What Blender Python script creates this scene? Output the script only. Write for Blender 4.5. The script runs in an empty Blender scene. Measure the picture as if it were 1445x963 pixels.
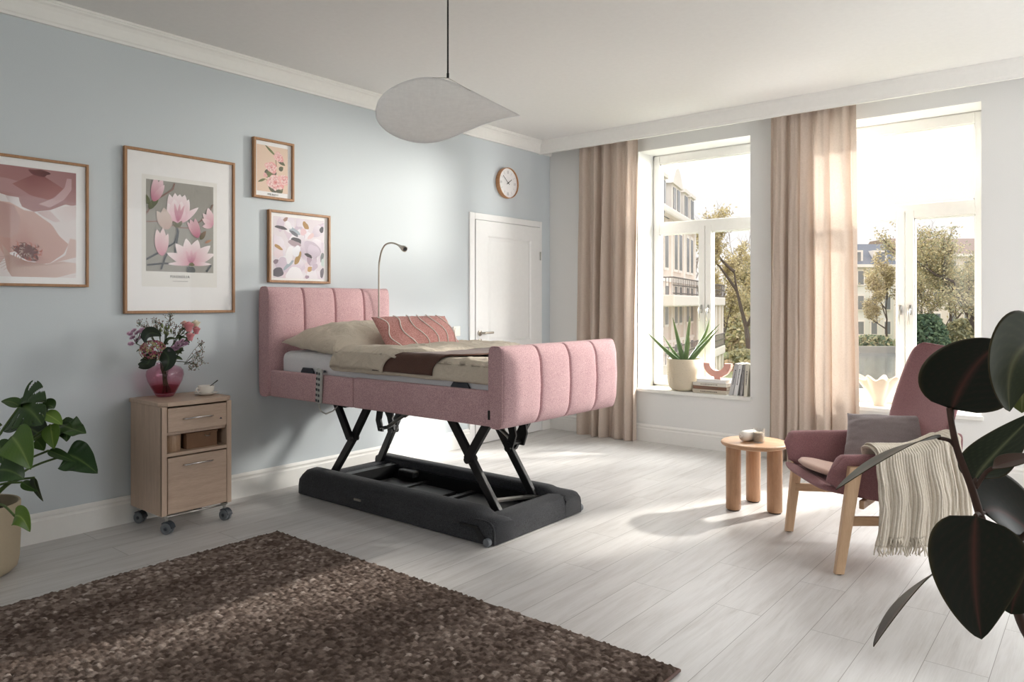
import bpy, bmesh, math, random
from mathutils import Vector, Matrix, noise
PI = math.pi
rnd = random.Random(7)
C = bpy.context.scene.collection

# ------------------------------------------------------------------ camera
F_PX, CX, HY, EYE = 1036.0, 722.5, 428.0, 1.25
YAW = math.radians(39.15)
CAM = Vector((4.343, -5.935, EYE))
FW = Vector((-math.sin(YAW), math.cos(YAW), 0)); RT = Vector((math.cos(YAW), math.sin(YAW), 0))
cam_d = bpy.data.cameras.new('camera'); cam = bpy.data.objects.new('camera', cam_d); C.objects.link(cam)
cam.location = CAM; cam.rotation_euler = (PI/2, 0, YAW)
cam_d.sensor_fit = 'HORIZONTAL'; cam_d.sensor_width = 36.0; cam_d.lens = 36.0*F_PX/1445.0
cam_d.shift_y = -(481.5-HY)/1445.0
cam_d.clip_start = 0.05; cam_d.clip_end = 500
bpy.context.scene.camera = cam
def at(px, py, d):            # point seen at a pixel, d metres in front of the camera
    return CAM + d*(FW + RT*((px-CX)/F_PX) + Vector((0, 0, -(py-HY)/F_PX)))

# ------------------------------------------------------------------ materials
def srgb(r, g, b):
    f = lambda c: (c/255/12.92 if c/255 <= .04045 else ((c/255+.055)/1.055)**2.4)
    return (f(r), f(g), f(b), 1)
MATS = {}
def nmat(name):
    m = bpy.data.materials.new(name); m.use_nodes = True
    return m, m.node_tree.nodes, m.node_tree.links, m.node_tree.nodes['Principled BSDF']
def node(N, t, **kw):
    n = N.new(t)
    for k, v in kw.items():
        if k in n.inputs.keys(): n.inputs[k].default_value = v
        else: setattr(n, k, v)
    return n
def coords(N, L, scale=(1, 1, 1), kind='Object', rot=(0, 0, 0)):
    tc = N.new('ShaderNodeTexCoord'); mp = N.new('ShaderNodeMapping')
    mp.inputs['Scale'].default_value = scale; mp.inputs['Rotation'].default_value = rot
    L.new(tc.outputs[kind], mp.inputs['Vector']); return mp.outputs['Vector']
def ramp(N, L, fac, stops):
    r = N.new('ShaderNodeValToRGB'); e = r.color_ramp.elements
    while len(e) < len(stops): e.new(.5)
    for i, (p, c) in enumerate(stops): e[i].position = p; e[i].color = c
    L.new(fac, r.inputs['Fac']); return r.outputs['Color']
def bump(N, L, b, h, strength, dist=.01):
    n = N.new('ShaderNodeBump'); n.inputs['Strength'].default_value = strength; n.inputs['Distance'].default_value = dist
    L.new(h, n.inputs['Height']); L.new(n.outputs['Normal'], b.inputs['Normal'])
def plain(name, col, rough=.5, metal=0, nscale=0, nstr=.1, spec=.5, var=.975):
    if name in MATS: return MATS[name]
    m, N, L, b = nmat(name); b.inputs['Roughness'].default_value = rough; b.inputs['Metallic'].default_value = metal
    b.inputs['Specular IOR Level'].default_value = spec
    v = coords(N, L, (1, 1, 1)); n = node(N, 'ShaderNodeTexNoise', Scale=nscale or 30.0, Detail=3.0); L.new(v, n.inputs['Vector'])
    d = tuple(c*var for c in col[:3])+(1,)
    L.new(ramp(N, L, n.outputs['Fac'], [(.3, d), (.7, col)]), b.inputs['Base Color'])
    if nscale: bump(N, L, b, n.outputs['Fac'], nstr, .004)
    MATS[name] = m; return m
def fabric(name, c1, c2, scale=350, rough=.95, bstr=.25, sheen=.2, big=.12, wrinkle=0):
    m, N, L, b = nmat(name); b.inputs['Roughness'].default_value = rough; b.inputs['Specular IOR Level'].default_value = .15
    b.inputs['Sheen Weight'].default_value = sheen
    v = coords(N, L)
    n = node(N, 'ShaderNodeTexNoise', Scale=float(scale), Detail=2.0, Roughness=.7); L.new(v, n.inputs['Vector'])
    n2 = node(N, 'ShaderNodeTexNoise', Scale=6.0, Detail=3.0); L.new(v, n2.inputs['Vector'])
    mx = node(N, 'ShaderNodeMix'); mx.inputs['Factor'].default_value = big
    L.new(n.outputs['Fac'], mx.inputs['A']); L.new(n2.outputs['Fac'], mx.inputs['B'])
    L.new(ramp(N, L, mx.outputs['Result'], [(.38, c1), (.62, c2)]), b.inputs['Base Color'])
    if wrinkle:
        w3 = node(N, 'ShaderNodeTexNoise', Scale=7.0, Detail=4.0, Roughness=.55, Distortion=1.6); L.new(v, w3.inputs['Vector']); bump(N, L, b, w3.outputs['Fac'], wrinkle, .05)
    else: bump(N, L, b, n.outputs['Fac'], bstr, .003)
    MATS[name] = m; return m
def wood(name, c1, c2, axis='z', scale=9, rough=.45, stretch=14):
    m, N, L, b = nmat(name); b.inputs['Roughness'].default_value = rough
    s = {'x': (1, stretch, stretch), 'y': (stretch, 1, stretch), 'z': (stretch, stretch, 1)}[axis]
    v = coords(N, L, s)
    n = node(N, 'ShaderNodeTexNoise', Scale=float(scale)/3, Detail=6.0, Roughness=.65, Distortion=.6); L.new(v, n.inputs['Vector'])
    n2 = node(N, 'ShaderNodeTexNoise', Scale=float(scale)*4, Detail=3.0); L.new(v, n2.inputs['Vector'])
    mx = node(N, 'ShaderNodeMix'); mx.inputs['Factor'].default_value = .35
    L.new(n.outputs['Fac'], mx.inputs['A']); L.new(n2.outputs['Fac'], mx.inputs['B'])
    L.new(ramp(N, L, mx.outputs['Result'], [(.3, c1), (.7, c2)]), b.inputs['Base Color'])
    bump(N, L, b, mx.outputs['Result'], .08, .002)
    MATS[name] = m; return m
def vcol(name, rough=.6, trans=0.0, spec=.3):
    m, N, L, b = nmat(name); b.inputs['Roughness'].default_value = rough; b.inputs['Specular IOR Level'].default_value = spec
    a = N.new('ShaderNodeAttribute'); a.attribute_name = 'Col'; L.new(a.outputs['Color'], b.inputs['Base Color'])
    if trans:
        t = N.new('ShaderNodeBsdfTranslucent'); L.new(a.outputs['Color'], t.inputs['Color'])
        x = N.new('ShaderNodeMixShader'); x.inputs[0].default_value = trans
        L.new(b.outputs[0], x.inputs[1]); L.new(t.outputs[0], x.inputs[2]); L.new(x.outputs[0], N['Material Output'].inputs['Surface'])
    MATS[name] = m; return m
def schlick(N, L, f0):
    lw = N.new('ShaderNodeLayerWeight'); pw = node(N, 'ShaderNodeMath', operation='POWER'); pw.inputs[1].default_value = 5.0
    L.new(lw.outputs['Facing'], pw.inputs[0]); ma = node(N, 'ShaderNodeMath', operation='MULTIPLY_ADD'); ma.inputs[1].default_value = .8; ma.inputs[2].default_value = f0
    L.new(pw.outputs[0], ma.inputs[0]); return ma.outputs[0]
def thin_glass(name, tint=(1, 1, 1, 1), gloss=.06):
    m, N, L, b = nmat(name)
    t = N.new('ShaderNodeBsdfTransparent'); t.inputs['Color'].default_value = tint
    g = N.new('ShaderNodeBsdfGlossy'); g.inputs['Roughness'].default_value = .02
    x = N.new('ShaderNodeMixShader'); L.new(schlick(N, L, gloss), x.inputs[0]); L.new(t.outputs[0], x.inputs[1]); L.new(g.outputs[0], x.inputs[2])
    L.new(x.outputs[0], N['Material Output'].inputs['Surface']); MATS[name] = m; return m
def cloth_trans(name, c1, c2, trans=.35, scale=220, holes=0.0):
    m, N, L, b = nmat(name); b.inputs['Roughness'].default_value = 1; b.inputs['Specular IOR Level'].default_value = .05
    v = coords(N, L, (1, 1, .25))
    n = node(N, 'ShaderNodeTexNoise', Scale=float(scale), Detail=3.0, Roughness=.8); L.new(v, n.inputs['Vector'])
    v2 = coords(N, L, (.3, 1, 3)); n2 = node(N, 'ShaderNodeTexNoise', Scale=float(scale)*.7, Detail=3.0); L.new(v2, n2.inputs['Vector'])
    mx = node(N, 'ShaderNodeMix'); mx.inputs['Factor'].default_value = .5
    L.new(n.outputs['Fac'], mx.inputs['A']); L.new(n2.outputs['Fac'], mx.inputs['B'])
    col = ramp(N, L, mx.outputs['Result'], [(.35, c1), (.65, c2)])
    L.new(col, b.inputs['Base Color']); bump(N, L, b, mx.outputs['Result'], .25, .002)
    t = N.new('ShaderNodeBsdfTranslucent'); L.new(col, t.inputs['Color'])
    x = N.new('ShaderNodeMixShader'); x.inputs[0].default_value = trans
    L.new(b.outputs[0], x.inputs[1]); L.new(t.outputs[0], x.inputs[2])
    out = x
    if holes:
        tr = N.new('ShaderNodeBsdfTransparent'); y = N.new('ShaderNodeMixShader')
        r = ramp(N, L, mx.outputs['Result'], [(.5, (0, 0, 0, 1)), (.72, (holes, holes, holes, 1))])
        L.new(r, y.inputs[0]); L.new(x.outputs[0], y.inputs[1]); L.new(tr.outputs[0], y.inputs[2]); out = y
    L.new(out.outputs[0], N['Material Output'].inputs['Surface']); MATS[name] = m; return m

# ------------------------------------------------------------------ mesh helpers
def box(bm, x0, x1, y0, y1, z0, z1, bev=0, seg=2, M=None):
    vs = [bm.verts.new((x, y, z)) for x in (x0, x1) for y in (y0, y1) for z in (z0, z1)]
    q = [(0, 1, 3, 2), (4, 6, 7, 5), (0, 4, 5, 1), (2, 3, 7, 6), (0, 2, 6, 4), (1, 5, 7, 3)]
    fs = [bm.faces.new([vs[i] for i in f]) for f in q]
    if M is not None:
        for v in vs: v.co = M @ v.co
    if bev:
        es = list({e for f in fs for e in f.edges})
        bmesh.ops.bevel(bm, geom=es, offset=bev, segments=seg, profile=.5, affect='EDGES')
    return bm
def bar(bm, p0, p1, w, h, bev=0, up=(0, 0, 1)):
    p0, p1 = Vector(p0), Vector(p1); d = p1-p0; l = d.length; d.normalize()
    s = d.cross(Vector(up))
    if s.length < 1e-4: s = d.cross(Vector((1, 0, 0)))
    s.normalize(); u = s.cross(d)
    M = Matrix((( d.x, s.x, u.x, p0.x), (d.y, s.y, u.y, p0.y), (d.z, s.z, u.z, p0.z), (0, 0, 0, 1)))
    return box(bm, 0, l, -w/2, w/2, -h/2, h/2, bev, 2, M)
def tube(bm, pts, r, seg=10, cap=True, flat=1.0):
    pts = [Vector(p) for p in pts]; n = len(pts)
    rr = r if hasattr(r, '__len__') else [r]*n
    t = [(pts[min(i+1, n-1)]-pts[max(i-1, 0)]).normalized() for i in range(n)]
    a = Vector((0, 0, 1)) if abs(t[0].z) < .9 else Vector((1, 0, 0))
    u = (a - t[0]*a.dot(t[0])).normalized(); rings = []
    for i in range(n):
        u = (u - t[i]*u.dot(t[i])).normalized(); w = t[i].cross(u)
        rings.append([bm.verts.new(pts[i]+rr[i]*(math.cos(k*2*PI/seg)*u+flat*math.sin(k*2*PI/seg)*w)) for k in range(seg)])
    for i in range(n-1):
        for k in range(seg):
            bm.faces.new((rings[i][k], rings[i][(k+1) % seg], rings[i+1][(k+1) % seg], rings[i+1][k]))
    if cap: bm.faces.new(rings[0][::-1]); bm.faces.new(rings[-1])
    return bm
def lathe(bm, prof, seg=40, c=(0, 0, 0), M=None, cap=True, fr=None):
    c = Vector(c); rings = []
    for r, z in prof:
        ring = []
        for k in range(seg):
            a = k*2*PI/seg; q = fr(a, z) if fr else 1
            p = Vector((r*q*math.cos(a), r*q*math.sin(a), z))
            ring.append(bm.verts.new(c+((M @ p) if M is not None else p)))
        rings.append(ring)
    for i in range(len(rings)-1):
        for k in range(seg):
            bm.faces.new((rings[i][k], rings[i][(k+1) % seg], rings[i+1][(k+1) % seg], rings[i+1][k]))
    if cap:
        bm.faces.new(rings[0][::-1]); bm.faces.new(rings[-1])
    return bm
def grid(bm, f, nu, nv, cu=False, cv=False):
    V = [[bm.verts.new(f(i/(nu if cu else nu-1), j/(nv if cv else nv-1))) for j in range(nv)] for i in range(nu)]
    for i in range(nu if cu else nu-1):
        for j in range(nv if cv else nv-1):
            a, b = (i+1) % nu, (j+1) % nv
            bm.faces.new((V[i][j], V[a][j], V[a][b], V[i][b]))
    return V
def prism(bm, poly, d, M=None, bev=0):
    """polygon in local xy, extruded d along local z"""
    lo = [bm.verts.new((x, y, 0)) for x, y in poly]; hi = [bm.verts.new((x, y, d)) for x, y in poly]
    fs = [bm.faces.new(lo[::-1]), bm.faces.new(hi)]
    n = len(poly)
    for i in range(n): fs.append(bm.faces.new((lo[i], lo[(i+1) % n], hi[(i+1) % n], hi[i])))
    if M is not None:
        for v in lo+hi: v.co = M @ v.co
    if bev:
        es = list({e for f in fs[:2] for e in f.edges})
        bmesh.ops.bevel(bm, geom=es, offset=bev, segments=2, profile=.5, affect='EDGES')
    return bm
def NB(): return bmesh.new()
def axes(o, x, y, z):
    x, y, z = Vector(x), Vector(y), Vector(z)
    return Matrix(((x.x, y.x, z.x, o[0]), (x.y, y.y, z.y, o[1]), (x.z, y.z, z.z, o[2]), (0, 0, 0, 1)))

# ------------------------------------------------------------------ objects
def tag(o, label, cat, group=None, kind=None):
    if label: o['label'] = label
    if cat: o['category'] = cat
    if group: o['group'] = group
    if kind: o['kind'] = kind
    return o
MW = {}
def obj(name, bm, mat, parent=None, smooth=False, world=False, sub=0, auto=None, label=None, solid=0):
    bmesh.ops.recalc_face_normals(bm, faces=bm.faces)
    me = bpy.data.meshes.new(name)
    if world and parent is not None:
        inv = MW[root_of(parent)].inverted()
        for v in bm.verts: v.co = inv @ v.co
    if smooth:
        for f in bm.faces: f.smooth = True
        if auto:
            for e in bm.edges:
                if len(e.link_faces) == 2 and e.calc_face_angle(0) > math.radians(auto): e.smooth = False
    bm.to_mesh(me); bm.free()
    for mm in (mat if isinstance(mat, (list, tuple)) else [mat]): me.materials.append(mm)
    o = bpy.data.objects.new(name, me); C.objects.link(o)
    if parent is not None: o.parent = parent
    if solid:
        s = o.modifiers.new('solid', 'SOLIDIFY'); s.thickness = solid; s.offset = 0
    if sub:
        s = o.modifiers.new('sub', 'SUBSURF'); s.levels = sub; s.render_levels = sub
    if label: o['label'] = label
    return o
def root_of(o):
    while o.parent is not None: o = o.parent
    return o
def thing(name, label, cat, loc=(0, 0, 0), rotz=0, group=None, rot=None):
    o = bpy.data.objects.new(name, None); C.objects.link(o)
    o.location = loc; o.rotation_euler = rot or (0, 0, rotz); o.empty_display_size = .1
    from mathutils import Euler
    MW[o] = Matrix.Translation(Vector(loc)) @ Euler(rot or (0, 0, rotz)).to_matrix().to_4x4()
    return tag(o, label, cat, group)
def struct(name, bm, mat, **k):
    o = obj(name, bm, mat, **k); o['kind'] = 'structure'; return o
def dup(src, loc, rotz=None, label=None):
    r = src.copy(); C.objects.link(r); r.location = loc
    if rotz is not None: r.rotation_euler = (0, 0, rotz)
    if label: r['label'] = label
    for ch in list(src.children):
        c = ch.copy(); C.objects.link(c); c.parent = r
        for g in list(ch.children):
            d = g.copy(); C.objects.link(d); d.parent = c
    return r
def text(name, body, size, M, mat, parent, depth=.0006, sx=1.0, space=1.0):
    cu = bpy.data.curves.new(name, 'FONT'); cu.body = body; cu.size = size; cu.extrude = depth/2
    cu.align_x = 'CENTER'; cu.align_y = 'CENTER'; cu.space_character = space
    t = bpy.data.objects.new(name, cu); C.objects.link(t)
    dg = bpy.context.evaluated_depsgraph_get(); me = bpy.data.meshes.new_from_object(t.evaluated_get(dg))
    bpy.data.objects.remove(t)
    me.transform(Matrix.Diagonal((sx, 1, 1, 1))); me.transform(M)
    me.materials.clear(); me.materials.append(mat)
    o = bpy.data.objects.new(name, me); C.objects.link(o); o.parent = parent
    return o
def nz(x, y, z, s=1.0, o=3): return noise.fractal(Vector((x*s, y*s, z*s)), 1.0, 2.0, o)
def smooth(t): t = max(0, min(1, t)); return t*t*(3-2*t)

# ------------------------------------------------------------------ material palette
WALLBLUE = plain('wall_paint_blue', srgb(204, 211, 215), .9, nscale=180, nstr=.04, spec=.2)
WALLWHITE = plain('wall_paint_white', srgb(232, 232, 230), .9, nscale=180, nstr=.04, spec=.2)
CEIL = plain('ceiling_paint', srgb(236, 235, 233), .95, spec=.1)
TRIM = plain('trim_paint', srgb(238, 237, 233), .45)
WINW = plain('window_lacquer', srgb(238, 237, 232), .35)
DOORW = plain('door_lacquer', srgb(238, 238, 237), .4)
GLASS = thin_glass('window_glass', (.995, 1, .998, 1), .02)
STEEL = plain('brushed_steel', srgb(190, 188, 182), .28, 1)
CHROME = plain('chrome', srgb(215, 215, 215), .12, 1)
NICKEL = plain('satin_nickel', srgb(165, 157, 146), .32, 1)
BLACKM = plain('black_steel', srgb(22, 22, 23), .38)
BLACKP = plain('black_plastic', srgb(18, 18, 20), .5)
GREYP = plain('grey_plastic', srgb(110, 115, 120), .5)
SLATEP = plain('slate_plastic', srgb(52, 58, 66), .5)
PINK = fabric('bed_upholstery', srgb(178, 138, 143), srgb(224, 190, 192), 300, sheen=.12)
FELT = fabric('charcoal_felt', srgb(40, 41, 44), srgb(78, 79, 82), 300, sheen=.1)
SHEET = fabric('mattress_ticking', srgb(228, 229, 232), srgb(240, 240, 242), 200, bstr=.08)
BEIGE = fabric('beige_bedding', srgb(206, 194, 176), srgb(222, 211, 194), 500, wrinkle=.45, sheen=.1)
BROWNT = fabric('brown_throw', srgb(82, 58, 50), srgb(108, 80, 70), 500, bstr=.1)
ROSE = fabric('rose_velvet', srgb(186, 124, 118), srgb(220, 168, 160), 160, bstr=.35, sheen=.2)
CORDW = fabric('white_braid', srgb(235, 226, 216), srgb(250, 244, 236), 300)
MAUVE = fabric('chair_upholstery', srgb(128, 90, 93), srgb(166, 124, 126), 420, sheen=.12)
SEATF = fabric('seat_pad_fabric_lit', srgb(198, 166, 152), srgb(214, 184, 170), 420, sheen=.2)  # lighter than the chair: light on the seat put into the colour
GREYL = fabric('grey_mauve_fabric', srgb(132, 122, 123), srgb(158, 148, 149), 500, sheen=.15)
BIRCH = wood('light_birch', srgb(196, 160, 126), srgb(222, 190, 156), 'z', 9)
BIRCHX = wood('light_birch_rail', srgb(186, 150, 116), srgb(216, 182, 148), 'y', 9)
OAK = wood('stool_oak', srgb(160, 118, 86), srgb(198, 158, 124), 'z', 10)
OAKT = wood('stool_top_oak', srgb(170, 128, 94), srgb(208, 170, 136), 'x', 8)
FRAMEW = wood('picture_frame_oak', srgb(140, 100, 66), srgb(178, 134, 94), 'z', 14)
NSW = wood('bedside_ash', srgb(178, 153, 133), srgb(208, 184, 164), 'z', 7)
NSWX = wood('bedside_ash_across', srgb(174, 149, 129), srgb(206, 182, 162), 'y', 7)
STONE = plain('speckled_stoneware', srgb(206, 194, 174), .85, nscale=140, nstr=.3)
PAPER = plain('white_paper', srgb(244, 243, 243), .8)
WHITEC = plain('white_ceramic', srgb(240, 236, 228), .25)
LEAF = vcol('leaf_surface', .35, .12, .5)
PRINT = vcol('art_print', .55)
PETAL = vcol('petal_surface', .7, .2)
VC = vcol('painted_colour', .6)
def colour(bm, fn):
    ly = bm.verts.layers.float_color.get('Col') or bm.verts.layers.float_color.new('Col')
    for v in bm.verts: v[ly] = fn(v)
# ================================================================== ROOM
RX, RY, RZ = 5.6, -7.4, 2.835
def floor_mat():
    m, N, L, b = nmat('floor_planks'); b.inputs['Roughness'].default_value = .42; b.inputs['Specular IOR Level'].default_value = .4
    tc = N.new('ShaderNodeTexCoord'); sp = N.new('ShaderNodeSeparateXYZ'); L.new(tc.outputs['Object'], sp.inputs[0])
    cb = N.new('ShaderNodeCombineXYZ'); L.new(sp.outputs['Y'], cb.inputs['X']); L.new(sp.outputs['X'], cb.inputs['Y'])
    br = N.new('ShaderNodeTexBrick'); L.new(cb.outputs[0], br.inputs['Vector'])
    br.offset = .37; br.offset_frequency = 2; br.squash = 1
    for k, v in (('Scale', 1.0), ('Mortar Size', .0011), ('Mortar Smooth', .3), ('Bias', 0.0), ('Brick Width', 1.28), ('Row Height', .192)): br.inputs[k].default_value = v
    br.inputs['Color1'].default_value = (.25, .25, .25, 1); br.inputs['Color2'].default_value = (.75, .75, .75, 1); br.inputs['Mortar'].default_value = (.5, .5, .5, 1)
    # grain runs along the plank; every plank shifts it
    mp = N.new('ShaderNodeMapping'); mp.inputs['Scale'].default_value = (1.1, 10, 1); 
    ad = node(N, 'ShaderNodeVectorMath', operation='MULTIPLY_ADD'); L.new(br.outputs['Color'], ad.inputs[0]); ad.inputs[1].default_value = (9, 5, 3); L.new(cb.outputs[0], ad.inputs[2])
    L.new(ad.outputs[0], mp.inputs['Vector'])
    n1 = node(N, 'ShaderNodeTexNoise', Scale=2.2, Detail=7.0, Roughness=.62, Distortion=.5); L.new(mp.outputs[0], n1.inputs['Vector'])
    mp2 = N.new('ShaderNodeMapping'); mp2.inputs['Scale'].default_value = (2, 60, 1); L.new(ad.outputs[0], mp2.inputs['Vector'])
    n2 = node(N, 'ShaderNodeTexNoise', Scale=3.0, Detail=4.0, Roughness=.6); L.new(mp2.outputs[0], n2.inputs['Vector'])
    a = node(N, 'ShaderNodeMix'); a.inputs['Factor'].default_value = .3; L.new(n1.outputs['Fac'], a.inputs['A']); L.new(n2.outputs['Fac'], a.inputs['B'])
    col = ramp(N, L, a.outputs['Result'], [(.24, srgb(172, 167, 162)), (.40, srgb(200, 197, 194)), (.55, srgb(212, 210, 208)), (.75, srgb(220, 218, 216))])
    h = node(N, 'ShaderNodeMix', data_type='RGBA', blend_type='MULTIPLY'); h.inputs['Factor'].default_value = .12
    L.new(col, h.inputs['A']); L.new(br.outputs['Color'], h.inputs['B'])
    k = node(N, 'ShaderNodeMix', data_type='RGBA'); k.inputs['B'].default_value = srgb(128, 124, 119)
    L.new(br.outputs['Fac'], k.inputs['Factor']); L.new(h.outputs['Result'], k.inputs['A']); L.new(k.outputs['Result'], b.inputs['Base Color'])
    s = node(N, 'ShaderNodeMath', operation='SUBTRACT'); L.new(a.outputs['Result'], s.inputs[0]); L.new(br.outputs['Fac'], s.inputs[1])
    bump(N, L, b, s.outputs[0], .12, .0015)
    return m
struct('floor', box(NB(), -.3, RX+.3, RY-.3, .3, -.12, 0), floor_mat())
struct('ceiling', box(NB(), -.3, RX+.3, RY-.3, .35, RZ, RZ+.15), CEIL)
# left wall with door niche
DY0, DY1, DZ = -1.135, -.185, 1.99
bm = NB()
box(bm, -.25, 0, RY-.3, DY0, 0, RZ); box(bm, -.25, 0, DY1, .35, 0, RZ); box(bm, -.25, 0, DY0, DY1, DZ, RZ); box(bm, -.25, -.12, DY0, DY1, 0, DZ)
struct('wall_left', bm, WALLBLUE)
# window wall
WT, FRY = .40, .285
W1, W2 = (1.0, 2.045), (2.615, 3.66); WZ0, WZ1 = .445, 2.635
bm = NB()
for a, b2 in ((0, W1[0]), (W1[1], W2[0]), (W2[1], RX+.3)): box(bm, a, b2, 0, WT, 0, RZ)
for a, b2 in (W1, W2): box(bm, a, b2, 0, WT, 0, WZ0); box(bm, a, b2, 0, WT, WZ1, RZ)
struct('wall_back', bm, WALLWHITE)
# right wall (outside the picture) with a wide opening added to let in fill light
bm = NB()
box(bm, RX, RX+.3, RY, -3.0, 0, RZ); box(bm, RX, RX+.3, -.5, 0, 0, RZ); box(bm, RX, RX+.3, -3.0, -.5, 0, .6); box(bm, RX, RX+.3, -3.0, -.5, 2.6, RZ)
struct('wall_right', bm, WALLWHITE)
bm = NB(); box(bm, 0, 1.2, RY-.3, RY, 0, RZ); box(bm, 4.8, RX+.3, RY-.3, RY, 0, RZ); box(bm, 1.2, 2.2, RY-.3, RY, 0, RZ); box(bm, 4.0, 4.8, RY-.3, RY, 0, RZ); box(bm, 2.2, 4.0, RY-.3, RY, 0, 1.1); box(bm, 2.2, 4.0, RY-.3, RY, 2.4, RZ)  # small opening added in this unseen wall for fill light
struct('wall_front', bm, WALLWHITE)
# baseboards: swept profile
def sweep(prof, axis, a, b2, sgn=1):
    """prof: (out, z) pairs; along y on the left wall, along x on the window wall"""
    bm = NB(); n = len(prof)
    mk = (lambda o, z, t: (o, t, z)) if axis == 'y' else (lambda o, z, t: (t, -o, z))
    A = [bm.verts.new(mk(o, z, a)) for o, z in prof]; B = [bm.verts.new(mk(o, z, b2)) for o, z in prof]
    for i in range(n): bm.faces.new((A[i], A[(i+1) % n], B[(i+1) % n], B[i]))
    bm.faces.new(A); bm.faces.new(B[::-1]); return bm
BB = [(0, 0), (.018, 0), (.018, .112), (.014, .118), (.013, .126), (.016, .132), (.016, .138), (.010, .146), (.005, .153), (0, .153)]
struct('baseboard_left', sweep(BB, 'y', RY, -1.202), TRIM)
struct('baseboard_back', sweep(BB, 'x', 0, RX), TRIM)
bm = sweep(BB, 'y', -.152, 0); struct('baseboard_corner', bm, TRIM)
CL = [(0, 2.715), (.018, 2.715), (.021, 2.727), (.026, 2.735), (.028, 2.745), (.031, 2.76), (.037, 2.785), (.046, 2.804), (.056, 2.813), (.058, 2.822), (.064, 2.822), (.064, RZ), (0, RZ)]
struct('trim_1', sweep(CL, 'y', RY, 0), TRIM)
CB = [(.165, 2.708), (.188, 2.708), (.19, 2.724), (.195, 2.732), (.197, 2.745), (.199, 2.76), (.202, 2.785), (.206, 2.804), (.209, 2.813), (.21, 2.822), (.212, 2.822), (.212, RZ), (.165, RZ)]
struct('trim_2', sweep(CB, 'x', 0, RX), TRIM)
# curtain rail hidden behind the window-wall cornice
# window sills
def sill(n, W):
    bm = NB(); box(bm, W[0]-.015, W[1]+.015, -.03, 0, WZ0, WZ0+.03, .004); box(bm, W[0], W[1], -.005, FRY+.03, WZ0, WZ0+.03)
    struct('trim_%d' % n, bm, WINW)
sill(3, W1); sill(4, W2)
SILL = WZ0+.03
# windows: frame, transom, fixed light, two casements with panes and handles
def window(n, W):
    x0, x1 = W; xm = (x0+x1)/2; y0, y1 = FRY, FRY+.07
    TZ0, TZ1 = 1.935, 1.965
    bm = NB()
    box(bm, x0, x0+.03, y0, y1, SILL, WZ1); box(bm, x1-.03, x1, y0, y1, SILL, WZ1)
    box(bm, x0, x1, y0, y1, SILL, SILL+.03); box(bm, x0, x1, y0, y1, WZ1-.04, WZ1); box(bm, x0, x1, y0, y1, TZ0, TZ1)
    fr = struct('window_%d' % n, bm, WINW)
    def sash(name, a, b2, c, d, w=(.055, .055, .075, .06)):
        bm = NB(); l, r, bt, tp = w; yy0, yy1 = y0-.012, y1-.012
        for (p, q, s, t) in ((a, a+l, c, d), (b2-r, b2, c, d), (a+l, b2-r, c, c+bt), (a+l, b2-r, d-tp, d)): box(bm, p, q, yy0, yy1, s, t, .004)
        # glazing bead
        for (p, q, s, t) in ((a+l, a+l+.008, c+bt, d-tp), (b2-r-.008, b2-r, c+bt, d-tp), (a+l, b2-r, c+bt, c+bt+.008), (a+l, b2-r, d-tp-.008, d-tp)): box(bm, p, q, yy0+.014, yy1-.01, s, t)
        s = obj(name, bm, WINW, fr)
        p = obj('pane', box(NB(), a+l-.005, b2-r+.005, yy0+.03, yy0+.036, c+bt-.005, d-tp+.005), GLASS, s)
        return s
    sash('transom_light', x0+.012, x1-.012, TZ1-.02, WZ1-.008, (.06, .06, .055, .075))
    for sg, a, b2 in ((-1, x0+.012, xm-.004), (1, xm+.004, x1-.012)):
        s = sash('casement', a, b2, SILL+.012, TZ1-.012)
        hx = xm+sg*.034; bm = NB(); y = y0-.012
        box(bm, hx-.013, hx+.013, y-.008, y, 1.16, 1.235, .004); tube(bm, [(hx, y-.005, 1.2), (hx, y-.04, 1.2)], .008, 10)
        tube(bm, [(hx, y-.04, 1.205), (hx, y-.046, 1.17), (hx, y-.046, 1.09)], [.009, .009, .008], 10)
        obj('window_handle', bm, STEEL, s, True)
    return fr
window(1, W1); window(2, W2)
# door
bm = NB()
for (a, b2, c, d) in ((-1.201, DY0, 0, 2.048), (DY1, -.153, 0, 2.048), (DY0, DY1, DZ, 2.048)): box(bm, -.02, .016, a, b2, c, d, .003)
box(bm, -.1, -.03, DY0, DY0+.012, 0, DZ); box(bm, -.1, -.03, DY1-.012, DY1, 0, DZ)
dr = struct('door_1', bm, DOORW)
bm = NB()
ly0, ly1 = DY0+.006, DY1-.004
V = (-.03, .022)
PU, PL = (.90, 1.852), (.14, .78); py0, py1 = -.968, -.335
# leaf with recessed mouldings
for (a, b2, c, d) in ((ly0, py0, .006, DZ-.004), (py1, ly1, .006, DZ-.004), (py0, py1, .006, PL[0]), (py0, py1, PL[1], PU[0]), (py0, py1, PU[1], DZ-.004)): box(bm, V[0], V[1], a, b2, c, d)
for c, d in (PU, PL):
    k = .014
    q = [(py0, c), (py1, c), (py1, d), (py0, d)]; r = [(py0+k, c+k), (py1-k, c+k), (py1-k, d-k), (py0+k, d-k)]; s2 = [(py0+3*k, c+3*k), (py1-3*k, c+3*k), (py1-3*k, d-3*k), (py0+3*k, d-3*k)]
    A = [bm.verts.new((V[1], y, z)) for y, z in q]; B = [bm.verts.new((V[1]-.008, y, z)) for y, z in r]; D = [bm.verts.new((V[1]-.001, y, z)) for y, z in s2]
    for i in range(4):
        j = (i+1) % 4; bm.faces.new((A[i], A[j], B[j], B[i])); bm.faces.new((B[i], B[j], D[j], D[i]))
    bm.faces.new(D)
leaf = obj('door_leaf', bm, DOORW, dr)
bm = NB(); X0 = V[1]
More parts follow.
